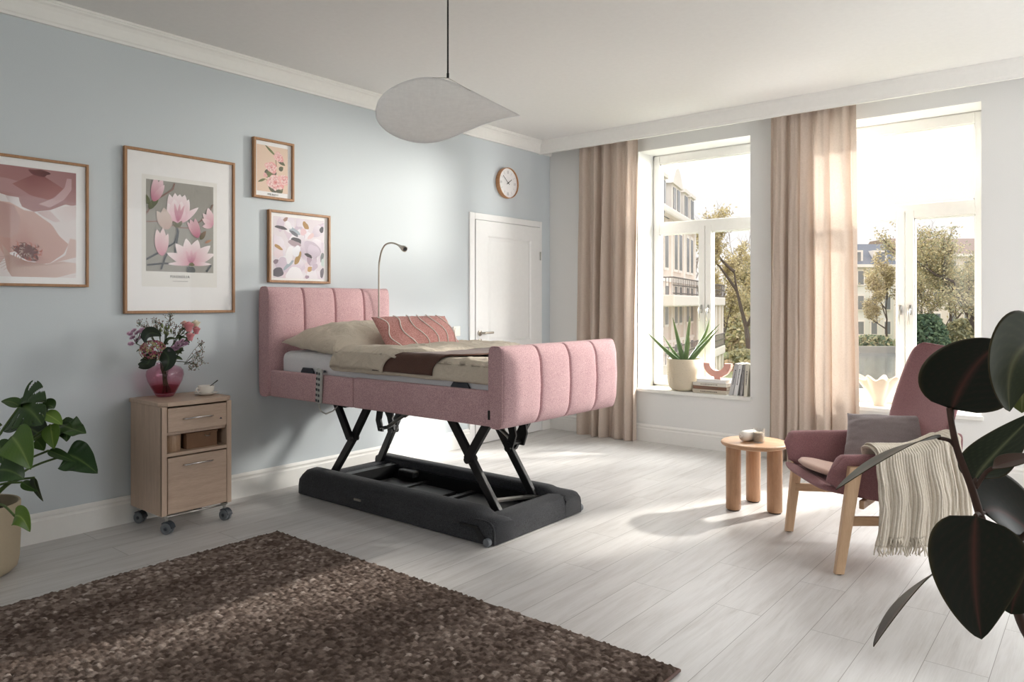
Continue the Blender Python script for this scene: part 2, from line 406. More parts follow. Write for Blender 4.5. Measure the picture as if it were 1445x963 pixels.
lathe(bm, [(.026, 0), (.026, .006), (.022, .009), (.012, .009)], 24, (X0, -1.079, .985), axes((0, 0, 0), (0, 1, 0), (0, 0, 1), (1, 0, 0)))
tube(bm, [(X0+.005, -1.079, .985), (X0+.045, -1.079, .985), (X0+.052, -1.07, .985), (X0+.052, -1.05, .986), (X0+.052, -.955, .987)], [.009, .009, .01, .0095, .0095], 12)
obj('door_handle', bm, NICKEL, leaf, True, auto=40)
bm = NB(); lathe(bm, [(.026, 0), (.026, .005), (.021, .008), (.01, .008)], 24, (X0, -1.079, .91), axes((0, 0, 0), (0, 1, 0), (0, 0, 1), (1, 0, 0)))
obj('keyhole_plate', bm, NICKEL, leaf, True, auto=40)
bm = NB(); box(bm, X0+.0075, X0+.0095, -1.083, -1.075, .897, .923, .003); obj('keyhole', bm, BLACKP, leaf)
bm = NB(); 
for z in (1.71, .25): tube(bm, [(X0+.006, ly1-.004, z-.04), (X0+.006, ly1-.004, z+.04)], .006, 10)
obj('hinge', bm, STEEL, dr, True)
# light switch
sw = thing('light_switch', 'white square light switch on the wall beside the door', 'switch', (0, -1.358, 1.009))
obj('cover_plate', box(NB(), 0, .010, -.042, .042, -.042, .042, .003), WHITEC, sw)
obj('rocker', prism(NB(), [(.010, -.028), (.012, -.028), (.016, .028), (.010, .028)], .056, axes((0, -.028, 0), (1, 0, 0), (0, 0, 1), (0, 1, 0))), WHITEC, sw)

# ================================================================== OUTSIDE
GZ = -3.0
GRASS = plain('lawn', srgb(138, 146, 104), .95, nscale=3, nstr=.5)
struct('ground', box(NB(), -500, 500, .4, 900, GZ-.3, GZ), GRASS)
def water_mat():
    m, N, L, b = nmat('canal_water'); b.inputs['Base Color'].default_value = srgb(118, 122, 122); b.inputs['Roughness'].default_value = .12
    v = coords(N, L, (1, 2.5, 1)); n = node(N, 'ShaderNodeTexNoise', Scale=2.0, Detail=4.0); L.new(v, n.inputs['Vector']); bump(N, L, b, n.outputs['Fac'], .25, .05)
    return m
def pl(px, D): q = at(px, HY, D); return (q.x, q.y)
bm = NB(); prism(bm, [pl(1150, 26), pl(2900, 26), pl(2900, 62), pl(1150, 62)], .05, Matrix.Translation((0, 0, GZ)))
struct('water', bm, water_mat())
bm = NB(); a, b2 = at(1120, HY, 62), at(2900, HY, 62); bar(bm, (a.x, a.y, GZ+.25), (b2.x, b2.y, GZ+.25), .6, .7)
struct('canal_wall', bm, plain('quay_stone', srgb(170, 166, 158), .9))
CREAM = plain('facade_cream', srgb(236, 222, 211), .85); CREAM2 = plain('facade_trim', srgb(243, 234, 226), .8)  # outdoor colours kept light, pale haze put into the albedo
SLATE = plain('roof_slate', srgb(104, 110, 122), .6); SLATE2 = plain('roof_tile', srgb(150, 130, 120), .8)
DPANE = plain('dark_window_pane', srgb(128, 130, 134), .25); IRON = plain('balcony_iron', srgb(112, 104, 100), .6)
PALEW = plain('facade_white', srgb(232, 228, 220), .85)
# ---- cream apartment house seen through the nearer window pane
A0 = at(926, HY, 34.4); e = Vector((-.2717, .9624, 0))
bld = thing('apartment_building', 'cream period apartment house with iron balconies, outside the window with the potted aloe', 'building', (A0.x, A0.y, GZ), math.atan2(e.y, e.x))
G = -GZ
obj('facade', box(NB(), -12, 10.4, 0, 9, 0, 5.5+G), CREAM, bld)
bm = NB(); box(bm, -12, 10.6, -.45, 0, 5.5+G, 5.9+G, .1); box(bm, -12, 10.5, -.2, 0, 2.3+G, 2.5+G); box(bm, -12, 10.5, -.15, 0, -.75+G, -.6+G)
for x in (-.6, 3.1, 6.6, 10.1): box(bm, x-.25, x+.25, -.14, 0, 0, 5.5+G)
obj('cornice', bm, CREAM2, bld)
bm = NB(); prism(bm, [(0, 0), (9, 0), (7.5, 2.0), (.9, 2.0)], 22.4, axes((-12, 0, 5.9+G), (0, 1, 0), (0, 0, 1), (1, 0, 0)))
rf = obj('mansard_roof', bm, SLATE, bld)
def win(bmw, bmp, x, z, w, h, y=0):
    box(bmw, x-w/2-.12, x+w/2+.12, y-.12, y+.02, z-.12, z+h+.18)
    box(bmp, x-w/2, x+w/2, y-.13, y+.03, z, z+h)
for x in (-3.4, 1.2, 4.9, 8.4):
    for z, h in ((3.0, 1.9), (.2, 1.9), (-2.6, 1.7)):
        bm = NB(); bp = NB(); win(bm, bp, x-.65, z+G, .75, h); win(bm, bp, x+.65, z+G, .75, h)
        w_ = obj('window', bm, CREAM2, bld); obj('pane', bp, DPANE, w_)
for x, wd in ((-3.0, 2.5), (1.0, 1.5), (4.4, 2.5), (7.2, 1.2), (9.2, 1.2)):
    bm = NB(); box(bm, x-wd/2, x+wd/2, -.1, 1.6, 5.9+G, 7.35+G); prism(bm, [(-wd/2-.2, 0), (wd/2+.2, 0), (wd/4, .75), (0, .95), (-wd/4, .75)] if wd > 2.45 else [(-wd/2-.15, 0), (wd/2+.15, 0), (wd/2+.15, .18), (-wd/2-.15, .18)], 1.8, axes((x, 1.6, 7.35+G), (1, 0, 0), (0, 0, 1), (0, -1, 0)))
    d_ = obj('dormer', bm, CREAM2, bld); bp = NB()
    for k in (-1, 1): box(bp, x+k*wd*.22-wd*.13, x+k*wd*.22+wd*.13, -.14, 0, 6.1+G, 7.2+G)
    obj('pane', bp, DPANE, d_)
def balcony(x0, x1, z):
    b_ = obj('balcony', box(NB(), x0, x1, -1.6, 0, z-.5+G, z+G, .06), CREAM2, bld)
    bm = NB(); h = .72
    for zz in (.06, h*.55, h): bar(bm, (x0, -1.56, z+zz+G), (x1, -1.56, z+zz+G), .05, .05)
    for x in [x0+.28*i for i in range(int((x1-x0)/.28)+1)]: bar(bm, (x, -1.56, z+G), (x, -1.56, z+h+G), .022, .022, up=(1, 0, 0))
    for x in (x0, x1):
        bar(bm, (x, -1.56, z+h+G), (x, 0, z+h+G), .05, .05)
        for k in range(12): bar(bm, (x, -1.5+k*.13, z+G), (x, -1.5+k*.13, z+h+G), .022, .022, up=(1, 0, 0))
    obj('railing', bm, IRON, b_)
for z in (1.6, -1.3): balcony(-3.9, 12.2, z)
bm = NB()
for zb, zt in ((-1.3, 1.1), (-2.99, -1.8)):
    for x in (7.6, 9.1, 10.6, 12.0): box(bm, x-.16, x+.16, -1.5, -1.18, zb+G, zt+G, .03)
    for x in (9.9, 12.0): box(bm, x-.16, x+.16, -.3, 0, zb+G, zt+G, .03)
obj('column', bm, CREAM2, bld)
bm = NB(); tube(bm, [(-.95, -.12, -3+G), (-.95, -.12, 4.3+G), (-.7, -.35, 5.0+G), (-.3, -.4, 5.5+G)], .08, 8); obj('drainpipe', bm, IRON, bld, True)
# ---- houses across the canal
def far_house(name, label, px0, px1, D, ztop, zroof, wall, roof, rows, cols):
    a, b2 = at(px0, HY, D), at(px1, HY, D); w = (b2-a).length; d = (b2-a).normalized()
    t = thing(name, label, 'building', (a.x, a.y, GZ), math.atan2(d.y, d.x))
    obj('facade', box(NB(), 0, w, 0, 9, 0, ztop-GZ), wall, t)
    bm = NB(); box(bm, -.3, w+.3, -.5, 0, ztop-GZ-.3, ztop-GZ); obj('eaves', bm, CREAM2, t)
    bm = NB(); prism(bm, [(-.4, 0), (9.4, 0), (6.5, zroof-ztop), (2.0, zroof-ztop)], w+.4, axes((-.2, 0, ztop-GZ), (0, 1, 0), (0, 0, 1), (1, 0, 0))); obj('roof', bm, roof, t)
    for z, h in rows:
        for k in range(cols):
            x = (k+.5)*w/cols; bm = NB(); bp = NB(); win(bm, bp, x, z-GZ, w/cols*.42, h)
            f_ = obj('window', bm, CREAM2, t); obj('pane', bp, DPANE, f_)
    for k in (.3, .75):
        bm = NB(); box(bm, w*k-.7, w*k+.7, 0, 2, ztop-GZ+.2, ztop-GZ+1.5); f_ = obj('dormer', bm, CREAM2, t)
        bp = NB(); box(bp, w*k-.45, w*k+.45, -.05, .1, ztop-GZ+.35, ztop-GZ+1.3); obj('pane', bp, DPANE, f_)
    return t
far_house('town_house', 'white house with blue-grey slate roof across the canal, beside the right curtain', 1186, 1261, 77, 5.3, 7.6, PALEW, SLATE, ((3.2, 1.4), (.6, 1.4), (-2.0, 1.3)), 4)
far_house('town_house', 'long house with brown tiled roof behind the yellow canal trees', 1268, 1440, 86, 7.0, 9.0, CREAM, SLATE2, ((4.6, 1.5), (1.6, 1.5), (-1.4, 1.4)), 8)
# ---- trees
BARK = plain('tree_bark', srgb(96, 84, 76), .95, nscale=8, nstr=.4); BARKP = plain('pale_twigs', srgb(150, 138, 130), .95)
LEAFOUT = vcol('tree_leaves', .8, .3, .1)
def tree(label, base, h, spread, cols, nleaf, seed, group=None, bare=False, trunks=1, lean=0, bushy=.25, leafs=.16):
    r = random.Random(seed)
    t = thing('bare_tree' if bare else 'autumn_tree', label, 'tree', base, 0, group)
    bm = NB(); tips = []
    def grow(p, d, l, rad, lev):
        n = 5; pts = [p.copy()]; q = p.copy(); dd = d.copy()
        for i in range(n):
            dd = (dd+Vector((r.uniform(-.18, .18), r.uniform(-.18, .18), r.uniform(-.06, .16)))).normalized(); q = q+dd*l/n; pts.append(q.copy())
            if lev > 0 and (i+1)/n > bushy and r.random() < .85:
                a = Vector((r.uniform(-1, 1), r.uniform(-1, 1), r.uniform(-.1, .9))).normalized()
                grow(q.copy(), (dd*.6+a*.8).normalized(), l*r.uniform(.45, .7), rad*.55, lev-1)
            if lev <= 1: tips.append(q.copy())
        tube(bm, pts, [rad*(1-.75*i/n) for i in range(n+1)], 5 if lev < 2 else 7, cap=False)
    for k in range(trunks):
        d = Vector((lean+r.uniform(-.12, .12)*trunks*.8, r.uniform(-.1, .1), 1)).normalized()
        grow(Vector((r.uniform(-.3, .3)*(trunks-1), 0, 0)), d, h*.72, spread*.045/math.sqrt(trunks), 4 if bare else 3)
    K = h/max(v.co.z for v in bm.verts); bm.verts.ensure_lookup_table()
    for v in bm.verts: v.co *= K
    tips = [q*K for q in tips]
    obj('trunk', bm, BARKP if bare else BARK, t, True)
    if nleaf:
        bm = NB(); ly = bm.verts.layers.float_color.new('Col')
        for i in range(nleaf):
            c = r.choice(tips)+Vector((r.gauss(0, .28), r.gauss(0, .28), r.gauss(0, .25)))*spread*.16
            s = leafs*r.uniform(.6, 1.3); a = Vector((r.uniform(-1, 1), r.uniform(-1, 1), r.uniform(-1, 1))).normalized(); b3 = a.orthogonal().normalized()
            col = list(r.choice(cols)); k = r.uniform(.8, 1.15); col = [col[0]*k, col[1]*k, col[2]*k, 1]
            vs = [bm.verts.new(c+v) for v in (a*s, b3*s*.55, -a*s, -b3*s*.55)]
            for v in vs: v[ly] = col
            bm.faces.new(vs)
        obj('foliage', bm, LEAFOUT, t)
    return t
def onground(px, D): q = at(px, HY, D); return (q.x, q.y, GZ)
YEL = [srgb(214, 198, 152), srgb(204, 188, 146), srgb(192, 178, 148), srgb(226, 212, 172), srgb(178, 164, 134)]
OLV = [srgb(188, 182, 144), srgb(172, 170, 138), srgb(208, 198, 156), srgb(158, 160, 134)]
GRN = [srgb(112, 134, 106), srgb(130, 150, 118), srgb(98, 122, 102)]
tree('yellow-leaved tree beyond the balconies, in the right casement of the aloe window', onground(1056, 50), 10.6, 5.5, YEL, 9000, 3, leafs=.10)
tree('smaller yellow tree half hidden behind the house columns', onground(1018, 60), 9.2, 5, YEL, 6500, 5, leafs=.11)
tree('tall bare tree against the pale sky beside the mansard roof', onground(993, 78), 15.2, 5, None, 0, 11, bare=True)
tree('small bare tree left of the tall bare one, beside the mansard roof', onground(975, 90), 15.5, 4, None, 0, 13, bare=True)
tree('small bare tree low behind the transom, right of the tall bare one', onground(1022, 95), 14.4, 4, None, 0, 17, bare=True)
tree('yellow tree in front of the white canal house', onground(1252, 68), 8.8, 3.8, YEL, 5200, 23, leafs=.11)
tree('many-stemmed olive tree on the canal bank, left in the casement', onground(1304, 66), 10.4, 5.0, OLV+YEL, 7000, 29, trunks=5, bushy=.35, leafs=.11)
tree('large leaning yellow tree over the canal, right in the casement', onground(1392, 56), 11.2, 6.5, YEL+OLV, 12000, 31, lean=-.2, leafs=.11, bushy=.1)
tree('yellow-green tree between the olive tree and the leaning one', onground(1345, 70), 9.6, 5.5, OLV+YEL, 6500, 33, bushy=.1, leafs=.12)
tree('autumn tree on the canal bank, outside the right edge of the view', onground(1480, 68), 10.5, 6, YEL+OLV, 4500, 71, bushy=.1, leafs=.14)
tree('second autumn tree on the canal bank, outside the right edge of the view', onground(1640, 70), 10.0, 6, OLV, 3500, 73, bushy=.1, leafs=.15)
tree('bare twiggy tree rising above the brown roof', onground(1322, 96), 14.6, 4, None, 0, 37, bare=True)
tree('bare tree above the brown roof at the edge of the casement', onground(1366, 92), 15.4, 4, None, 0, 39, bare=True)
def bush(label, px, D, h, w, cols, n, seed):
    r = random.Random(seed); t = thing('garden_bush', label, 'bush', onground(px, D))
    bm = NB(); ly = bm.verts.layers.float_color.new('Col')
    for i in range(n):
        a = r.uniform(0, 2*PI); q = r.uniform(0, 1)**.4; z = r.uniform(0, 1)
        k = math.sqrt(max(0, 1-z*z*.85)); c = Vector((math.cos(a)*w*q*k, math.sin(a)*w*q*k*.6, z*h))
        s = .2*r.uniform(.6, 1.3); d = Vector((r.uniform(-1, 1), r.uniform(-1, 1), r.uniform(-1, 1))).normalized(); b3 = d.orthogonal().normalized()
        col = list(r.choice(cols)); vs = [bm.verts.new(c+v) for v in (d*s, b3*s*.6, -d*s, -b3*s*.6)]
        for v in vs: v[ly] = col
        bm.faces.new(vs)
    obj('foliage', bm, LEAFOUT, t)
    bm = NB(); 
    for k in range(5): tube(bm, [(0, 0, 0), (r.uniform(-.4, .4)*w, r.uniform(-.3, .3)*w, h*.7)], [.06, .02], 5)
    obj('stem', bm, BARK, t)
bush('dark green bush at the foot of the many-stemmed canal tree', 1306, 65.0, 3.2, 2.0, GRN, 2600, 41)
bush('low green bush on the bank below the white canal house', 1232, 66, 1.3, 2.2, GRN+OLV, 1300, 43)
bush('broad olive shrub on the bank below the leaning yellow tree', 1368, 66, 2.8, 2.6, OLV, 2200, 53)
tree('broad yellow tree filling the right casement behind the dark trunk', onground(1062, 72), 10.2, 7, YEL+OLV, 9000, 61, bushy=.05, leafs=.12)
bush('tall yellow-green shrub beyond the lawn, between house and hedge', 1030, 66, 3.4, 4.5, YEL+OLV, 4500, 59)
bush('clipped yellow-green hedge bush behind the books on the sill', 1052, 46, 1.3, 1.6, OLV, 1200, 47)

# ================================================================== CURTAINS
LINEN = cloth_trans('curtain_linen', srgb(194, 177, 163), srgb(216, 201, 189), .17, 260, .07)
def curtain(label, xt0, xt1, xb0, xb1, y, nf, seed, amp=.035, hang=(0,)):
    r = random.Random(seed); ph = [r.uniform(0, 6.28) for _ in range(4)]
    t = thing('linen_curtain', label, 'curtain', ((xt0+xt1)/2, y, 0), 0, 'linen curtains')
    H = 2.80
    def f(u, v):
        z = H*(1-v); w = smooth(v*1.6)
        x = (xt0+(xt1-xt0)*u)*(1-v)+(xb0+(xb1-xb0)*u)*v
        uu = u+.035*math.sin(2*PI*u*2+ph[0])*(.4+.6*v)
        a = amp*(.55+.45*w)*(1+.35*math.sin(2*PI*u*1.7+ph[1]))
        yy = a*math.sin(2*PI*nf*uu+ph[2])+.35*a*math.sin(2*PI*nf*2.1*uu+ph[3]+v*1.1)
        # pinch of the heading tape
        hd = smooth((v-.0)/.03)
        yy = yy*hd+(1-hd)*.012*math.sin(2*PI*nf*2*u)
        x += .016*math.cos(2*PI*nf*uu+ph[2])*w+.006*nz(u*7, v*3, seed)*v
        yy += .008*nz(u*5, v*5, seed+3)+.02*smooth((v-.93)/.07)*nz(u*9, v*2, seed+5)
        zz = max(.004, z+(.012*nz(u*10, 0, seed+9) if v > .97 else 0))
        return Vector((x, y+yy, zz))
    bm = NB(); grid(bm, f, 150, 90); o = obj('cloth', bm, LINEN, t, True, world=True)
    bm = NB()
    n = int(nf*2)
    for k in range(n):
        x = xt0+(xt1-xt0)*(k+.5)/n; tube(bm, [(x, y, 2.785), (x, y+.004, 2.80), (x, y, 2.832)], .0035, 6)
    obj('hook', bm, STEEL, t, world=True)
    return t
curtain('linen curtain at the left side of the window with the aloe', .42, 1.035, .40, 1.03, -.095, 5, 3, .042)
curtain('narrow linen curtain in the left half of the pair between the windows', 2.245, 2.475, 2.215, 2.475, -.095, 2, 9, .035)
curtain('sunlit linen curtain in the right half of the pair, overlapping the canal window', 2.485, 2.885, 2.48, 2.93, -.10, 3, 14, .034)
bm = NB(); box(bm, .1, 5.4, -.115, -.075, 2.805, RZ, .002)
struct('trim_5', bm, TRIM)
# ================================================================== BED
B = (1.06, -2.6775, 0)
bed = thing('adjustable_bed', 'pink upholstered bed raised high on a black scissor lift with a charcoal base', 'bed', B)
BY0, BY1 = -3.25, -2.235
def padded(x0, x1, z0, z1, y0, y1, puff, facing=1, nch=4):
    """upholstered board: x0 back, x1 front of the flat side band, puff = how far the channels swell"""
    bm = NB(); nv = 64; rc = .035
    ny = 97; W = y1-y0
    def sect(s):      # closed outline param 0..1 -> (x, z, frontness)
        hx, hz = (x1-x0)/2, (z1-z0)/2; p = 5.0 if hz > hx else 4
        a = 2*PI*s; c, d = math.cos(a), math.sin(a)
        x = hx*math.copysign(abs(c)**(2/4.5), c); z = hz*math.copysign(abs(d)**(2/9.0), d)
        return x, z
    def f(u, v):
        t = u*nch; k = abs((t-math.floor(t))-.5)*2 if 0 < u < 1 else 1.0
        near = abs(t-round(t)); inner = 0 < round(t) < nch
        g = math.exp(-(near/.022)**2) if inner else 0
        x, z = sect(v)
        fr = smooth((x/((x1-x0)/2)+.2)/1.1); tp = smooth((z/((z1-z0)/2)-.8)/.2)
        ed = min(1, min(u, 1-u)/.09); ed = math.sqrt(max(0, 1-(1-ed)**2))
        vz = 1-(abs(z)/((z1-z0)/2))**3.2
        b = puff*fr*(.25+.75*vz)*ed*(1-.18*k**4)
        xx = x+b-.017*g*fr*(.35+.65*(1 if vz > .05 else .6)); zz = z-.008*g*tp
        return Vector(((x0+x1)/2+xx, y0+W*u, (z0+z1)/2+zz))
    # denser columns near the seams
    us = sorted(set([i/(ny-1) for i in range(ny)]+[min(1, max(0, c/nch+o)) for c in range(nch+1) for o in (-.012, -.008, -.005, -.0025, 0, .0025, .005, .008, .012)]+[.004, .01, .99, .996]))
    V = [[bm.verts.new(f(u, j/nv)) for j in range(nv)] for u in us]
    for i in range(len(us)-1):
        for j in range(nv): bm.faces.new((V[i][j], V[i+1][j], V[i+1][(j+1) % nv], V[i][(j+1) % nv]))
    bm.faces.new(V[0]); bm.faces.new(V[-1][::-1])
    return bm
hb = obj('headboard', padded(.022, .135, .645, 1.357, BY0, BY1, .035), PINK, bed, True, world=True, auto=50)
fb = obj('footboard', padded(2.012, 2.096, .645, 1.04, BY0, BY1+.005, .055), PINK, bed, True, world=True, auto=50)
def piping(x0, x1, z0, z1, y, par):
    pts = []
    for j in range(65):
        a = 2*PI*j/64; c, d = math.cos(a), math.sin(a); hx, hz = (x1-x0)/2, (z1-z0)/2
        pts.append(((x0+x1)/2+hx*math.copysign(abs(c)**(2/4.5), c), y, (z0+z1)/2+hz*math.copysign(abs(d)**(2/9.0), d)))
    bm = NB(); tube(bm, pts, .0028, 6, cap=False); obj('piping', bm, PINK, par, True, world=True)
for y in (BY0, BY1): piping(.022, .135, .645, 1.357, y, hb)
for y in (BY0, BY1+.005): piping(2.012, 2.096, .645, 1.04, y, fb)
bm = NB(); box(bm, 2.008, 2.02, BY0-.003, BY0+.001, .685, .73); obj('fabric_tag', bm, BLACKP, fb, world=True)
for y0, y1 in ((BY0+.004, BY0+.044), (BY1-.05, BY1-.01)):
    for x0, x1 in ((.137, .972), (.976, 2.013)):
        bm = NB(); box(bm, x0, x1, y0, y1, .648, .822 if x0 > .5 else .818, .012, 3); obj('side_panel', bm, PINK, bed, True, world=True, auto=60)
# sleeping platform seen from below
bm = NB(); box(bm, .14, 2.0, BY0+.05, BY1-.06, .70, .77); 
for y in (-2.92, -2.45): box(bm, .16, 1.98, y-.02, y+.02, .655, .70)
for x in (.35, .75, 1.33, 1.75): box(bm, x-.02, x+.02, BY0+.06, BY1-.07, .66, .70)
obj('platform_frame', bm, BLACKM, bed, world=True)
for x in (.50, 1.79):
    for y, d in ((BY0+.046, 1), (BY1-.05, -1)):
        bm = NB(); prism(bm, [(-.065, 0), (.065, 0), (.065, .05), (.045, .075), (-.045, .075), (-.065, .05)], .012, axes((x, y-.004 if d > 0 else y-.008, .775), (1, 0, 0), (0, 0, 1), (0, -1, 0)), .003)
        obj('mattress_holder', bm, SLATEP, bed, world=True)
# base cover: rails of felt around the lift
BX0, BX1, EY0, EY1 = .215, 1.90, -3.095, -2.26
def rail_near():
    bm = NB(); n = 60
    prof = lambda k, m: [(0, .006), (0, .06), (.006, .095), (.03, .128), (.075, .150*m+.002), (.135, .158*m), (.165, .150*m), (.172, .13*m), (.172, .02), (.172, .006)]
    for side in (0, 1):
        R = []
        for i in range(n+1):
            x = BX0+(BX1-BX0)*i/n
            t = smooth((x-(BX1-.19))/.10)          # lip falls towards the foot rail
            p = prof(0, 1)
            q = []
            for (o, z) in p:
                zt = z-(.032*t*smooth((o-.03)/.08) if z > .1 else 0)
                ex = .03*(max(0, (x-(BX1-.05))/.05))**2.2 + .012*(max(0, (BX0+.03-x)/.03))**2
                oo = o+ex*(1 if o < .05 else .3); zt = zt-ex*.6*(1 if z > .1 else 0)
                q.append(Vector((x, (EY0+oo) if side == 0 else (EY1-oo), zt)))
            R.append([bm.verts.new(v) for v in q])
        m = len(R[0])
        for i in range(n):
            for j in range(m-1): bm.faces.new((R[i][j], R[i+1][j], R[i+1][j+1], R[i][j+1]))
        bm.faces.new(R[0]); bm.faces.new(R[-1])
    # foot rail and head rail
    def cross(xa, xb, zt, y0, y1):
        R = []
        for i in range(13):
            y = y0+(y1-y0)*i/12; d = 1 if xb > xa else -1
            pr = [(0, .006), (0, .07), (.006, zt-.03), (.03, zt-.006), (.07, zt), (abs(xb-xa)-.02, zt), (abs(xb-xa)-.004, zt-.012), (abs(xb-xa), .03), (abs(xb-xa), .006)]
            R.append([bm.verts.new((xb-d*o, y, z)) for o, z in pr])
        for i in range(12):
            for j in range(len(R[0])-1): bm.faces.new((R[i][j], R[i+1][j], R[i+1][j+1], R[i][j+1]))
        bm.faces.new(R[0]); bm.faces.new(R[-1])
    cross(BX1-.15, BX1-.001, .124, EY0+.02, EY1-.02); cross(BX0+.12, BX0+.001, .118, EY0+.03, EY1-.03)
    return bm
cov = obj('base_cover', rail_near(), FELT, bed, True, world=True, auto=60)
bm = NB(); box(bm, .80, .865, EY0-.004, EY0+.001, .058, .072, .001); obj('badge', bm, STEEL, cov, world=True)
bm = NB(); box(bm, BX0+.16, BX1-.14, EY0+.172, EY0+.20, .012, .105); box(bm, BX0+.16, BX1-.14, EY1-.20, EY1-.172, .012, .105)
for x in (.42, .78, 1.2, 1.62): box(bm, x-.02, x+.02, EY0+.18, EY1-.18, .02, .055)
box(bm, .5, 1.1, EY0+.26, EY1-.26, .018, .045); box(bm, 1.25, 1.60, EY0+.22, EY1-.22, .018, .05); box(bm, .40, .46, EY0+.18, EY1-.18, .06, .12)
box(bm, .55, .70, EY1-.26, EY1-.2, .06, .11, .01)
obj('base_frame', bm, BLACKM, bed, world=True)
bm = NB(); bar(bm, (1.712, -2.89, .165), (1.69, -2.45, .10), .05, .012); obj('crossbar', bm, STEEL, bed, world=True)
for y in (EY0-.004, EY1+.004):
    w_ = obj('wheel_bracket', prism(NB(), [(-.22, .082), (-.225, .092), (-.10, .094), (-.055, .05), (-.015, .02), (-.02, .0), (-.08, .02), (-.115, .080)], .012, axes((BX1, y+(.006), .0), (1, 0, 0), (0, 0, 1), (0, -1, 0))), BLACKP, bed, world=True)
    bm = NB(); lathe(bm, [(.005, -.012), (.02, -.012), (.022, -.008), (.022, .008), (.02, .012), (.005, .012)], 20, (BX1-.028, y, .0225), axes((0, 0, 0), (1, 0, 0), (0, 0, 1), (0, -1, 0))); obj('wheel', bm, GREYP, w_, True, world=True, auto=40)
# scissor legs
def leg(pts, y, w=.03, h=.05):
    for a, b2 in zip(pts, pts[1:]):
        bm = NB(); bar(bm, (a[0], y, a[1]), (b2[0], y, b2[1]), w, h, .004, up=(0, 0, 1)); 
        obj('lift_leg', bm, BLACKM, bed, world=True)
leg([(1.80, .055), (1.345, .665)], -2.88); leg([(1.56, .374), (1.757, .66)], -2.91)
leg([(1.72, .03), (1.27, .665)], -2.45); leg([(1.49, .362), (1.68, .66)], -2.42)
leg([(.27, .05), (.527, .374), (.72, .66)], -2.88); leg([(.527, .374), (.345, .665)], -2.91)
leg([(.24, .05), (.42, .356), (.60, .66)], -2.45); leg([(.42, .356), (.22, .66)], -2.42)
for x, z, y in ((1.56, .374, -2.885), (1.49, .362, -2.445), (.527, .374, -2.885), (.42, .356, -2.445)):
    bm = NB(); tube(bm, [(x, y-.035, z), (x, y+.035, z)], .022, 14); obj('pivot', bm, BLACKM, bed, True, world=True, auto=40)
bm = NB()
for (p, q) in (((.72, .60), (.42, .58)), ((1.76, .62), (1.45, .60))):
    bar(bm, (p[0], -2.88, p[1]), (p[0]-.02, -2.45, p[1]), .04, .05); bar(bm, (q[0], -2.88, q[1]), (q[0]-.06, -2.45, q[1]), .04, .04)
obj('lift_crossbar', bm, BLACKM, bed, world=True)
for (a, b2) in (((.98, -2.66, .64), (.60, -2.66, .42)), ((1.36, -2.66, .66), (1.70, -2.66, .45))):
    bm = NB(); m_ = Vector(a).lerp(Vector(b2), .55); tube(bm, [a, m_], .02, 14); tube(bm, [m_, b2], .012, 12)
    bm2 = NB(); c = Vector(b2)
    for dy in (-.05, .05):
        prism(bm2, [(-.03, .16), (.03, .16), (.05, .05), (.025, -.02), (-.02, -.02), (0, .06)], .012, axes((c.x, c.y+dy+.006, c.z), (1 if b2[0] > 1 else -1, 0, 0), (0, 0, 1), (0, -1, 0)))
    tube(bm2, [(c.x, c.y-.07, c.z), (c.x, c.y+.07, c.z)], .012, 12)
    mo = obj('lift_motor', bm, STEEL, bed, True, world=True, auto=40); obj('motor_bracket', bm2, BLACKM, mo, world=True)

# ---- mattress and bedding: things lying on the bed
ZM = .942
mt = thing('mattress', 'white mattress lying between the pink head and foot boards', 'mattress', (1.07, -2.74, .775))
bm = NB(); box(bm, .185, 2.003, BY0+.05, BY1-.055, .775, ZM, .05, 5); obj('ticking', bm, SHEET, mt, True, world=True, auto=70)
def cloth_strip(xf, y0, y1, drop, nx, ny, zf, seed, amp):
    pass
# duvet: lower layer from the foot, turned over at x = xfold and back on top to xend
YN, YF = BY0+.035, BY1-.02
def duvet_pt(u, v):
    # v across the bed: 0 = hem hanging at the near side, 1 = far side hem
    s = -.115+v*(YF-YN+.115+.10)
    if s < -.012: y, dz = YN-.004, s+.012
    elif s < .012: a = (s+.012)/.024*PI/2; y, dz = YN-.004+.018*(1-math.cos(a)), .018*math.sin(a)-.018+.0
    elif s < YF-YN-.02: y, dz = YN+.014+(s-.012), 0
    else: y, dz = YF, -(s-(YF-YN-.02))
    return y, dz, s
def fold_profile(v):
    return None
dv = thing('duvet', 'beige duvet with its upper half turned back over the brown throw', 'duvet', (1.4, -2.74, ZM))
bm = NB()
XF = lambda s: .80+.20*smooth((s+.10)/.28)+.02*math.sin(5*s)          # folded edge near the pillows
XE = lambda s: 1.22+.24*smooth((s+.09)/.20)+.05*math.sin(3.2*s+.6)    # hem of the turned-back half
X1 = 2.0
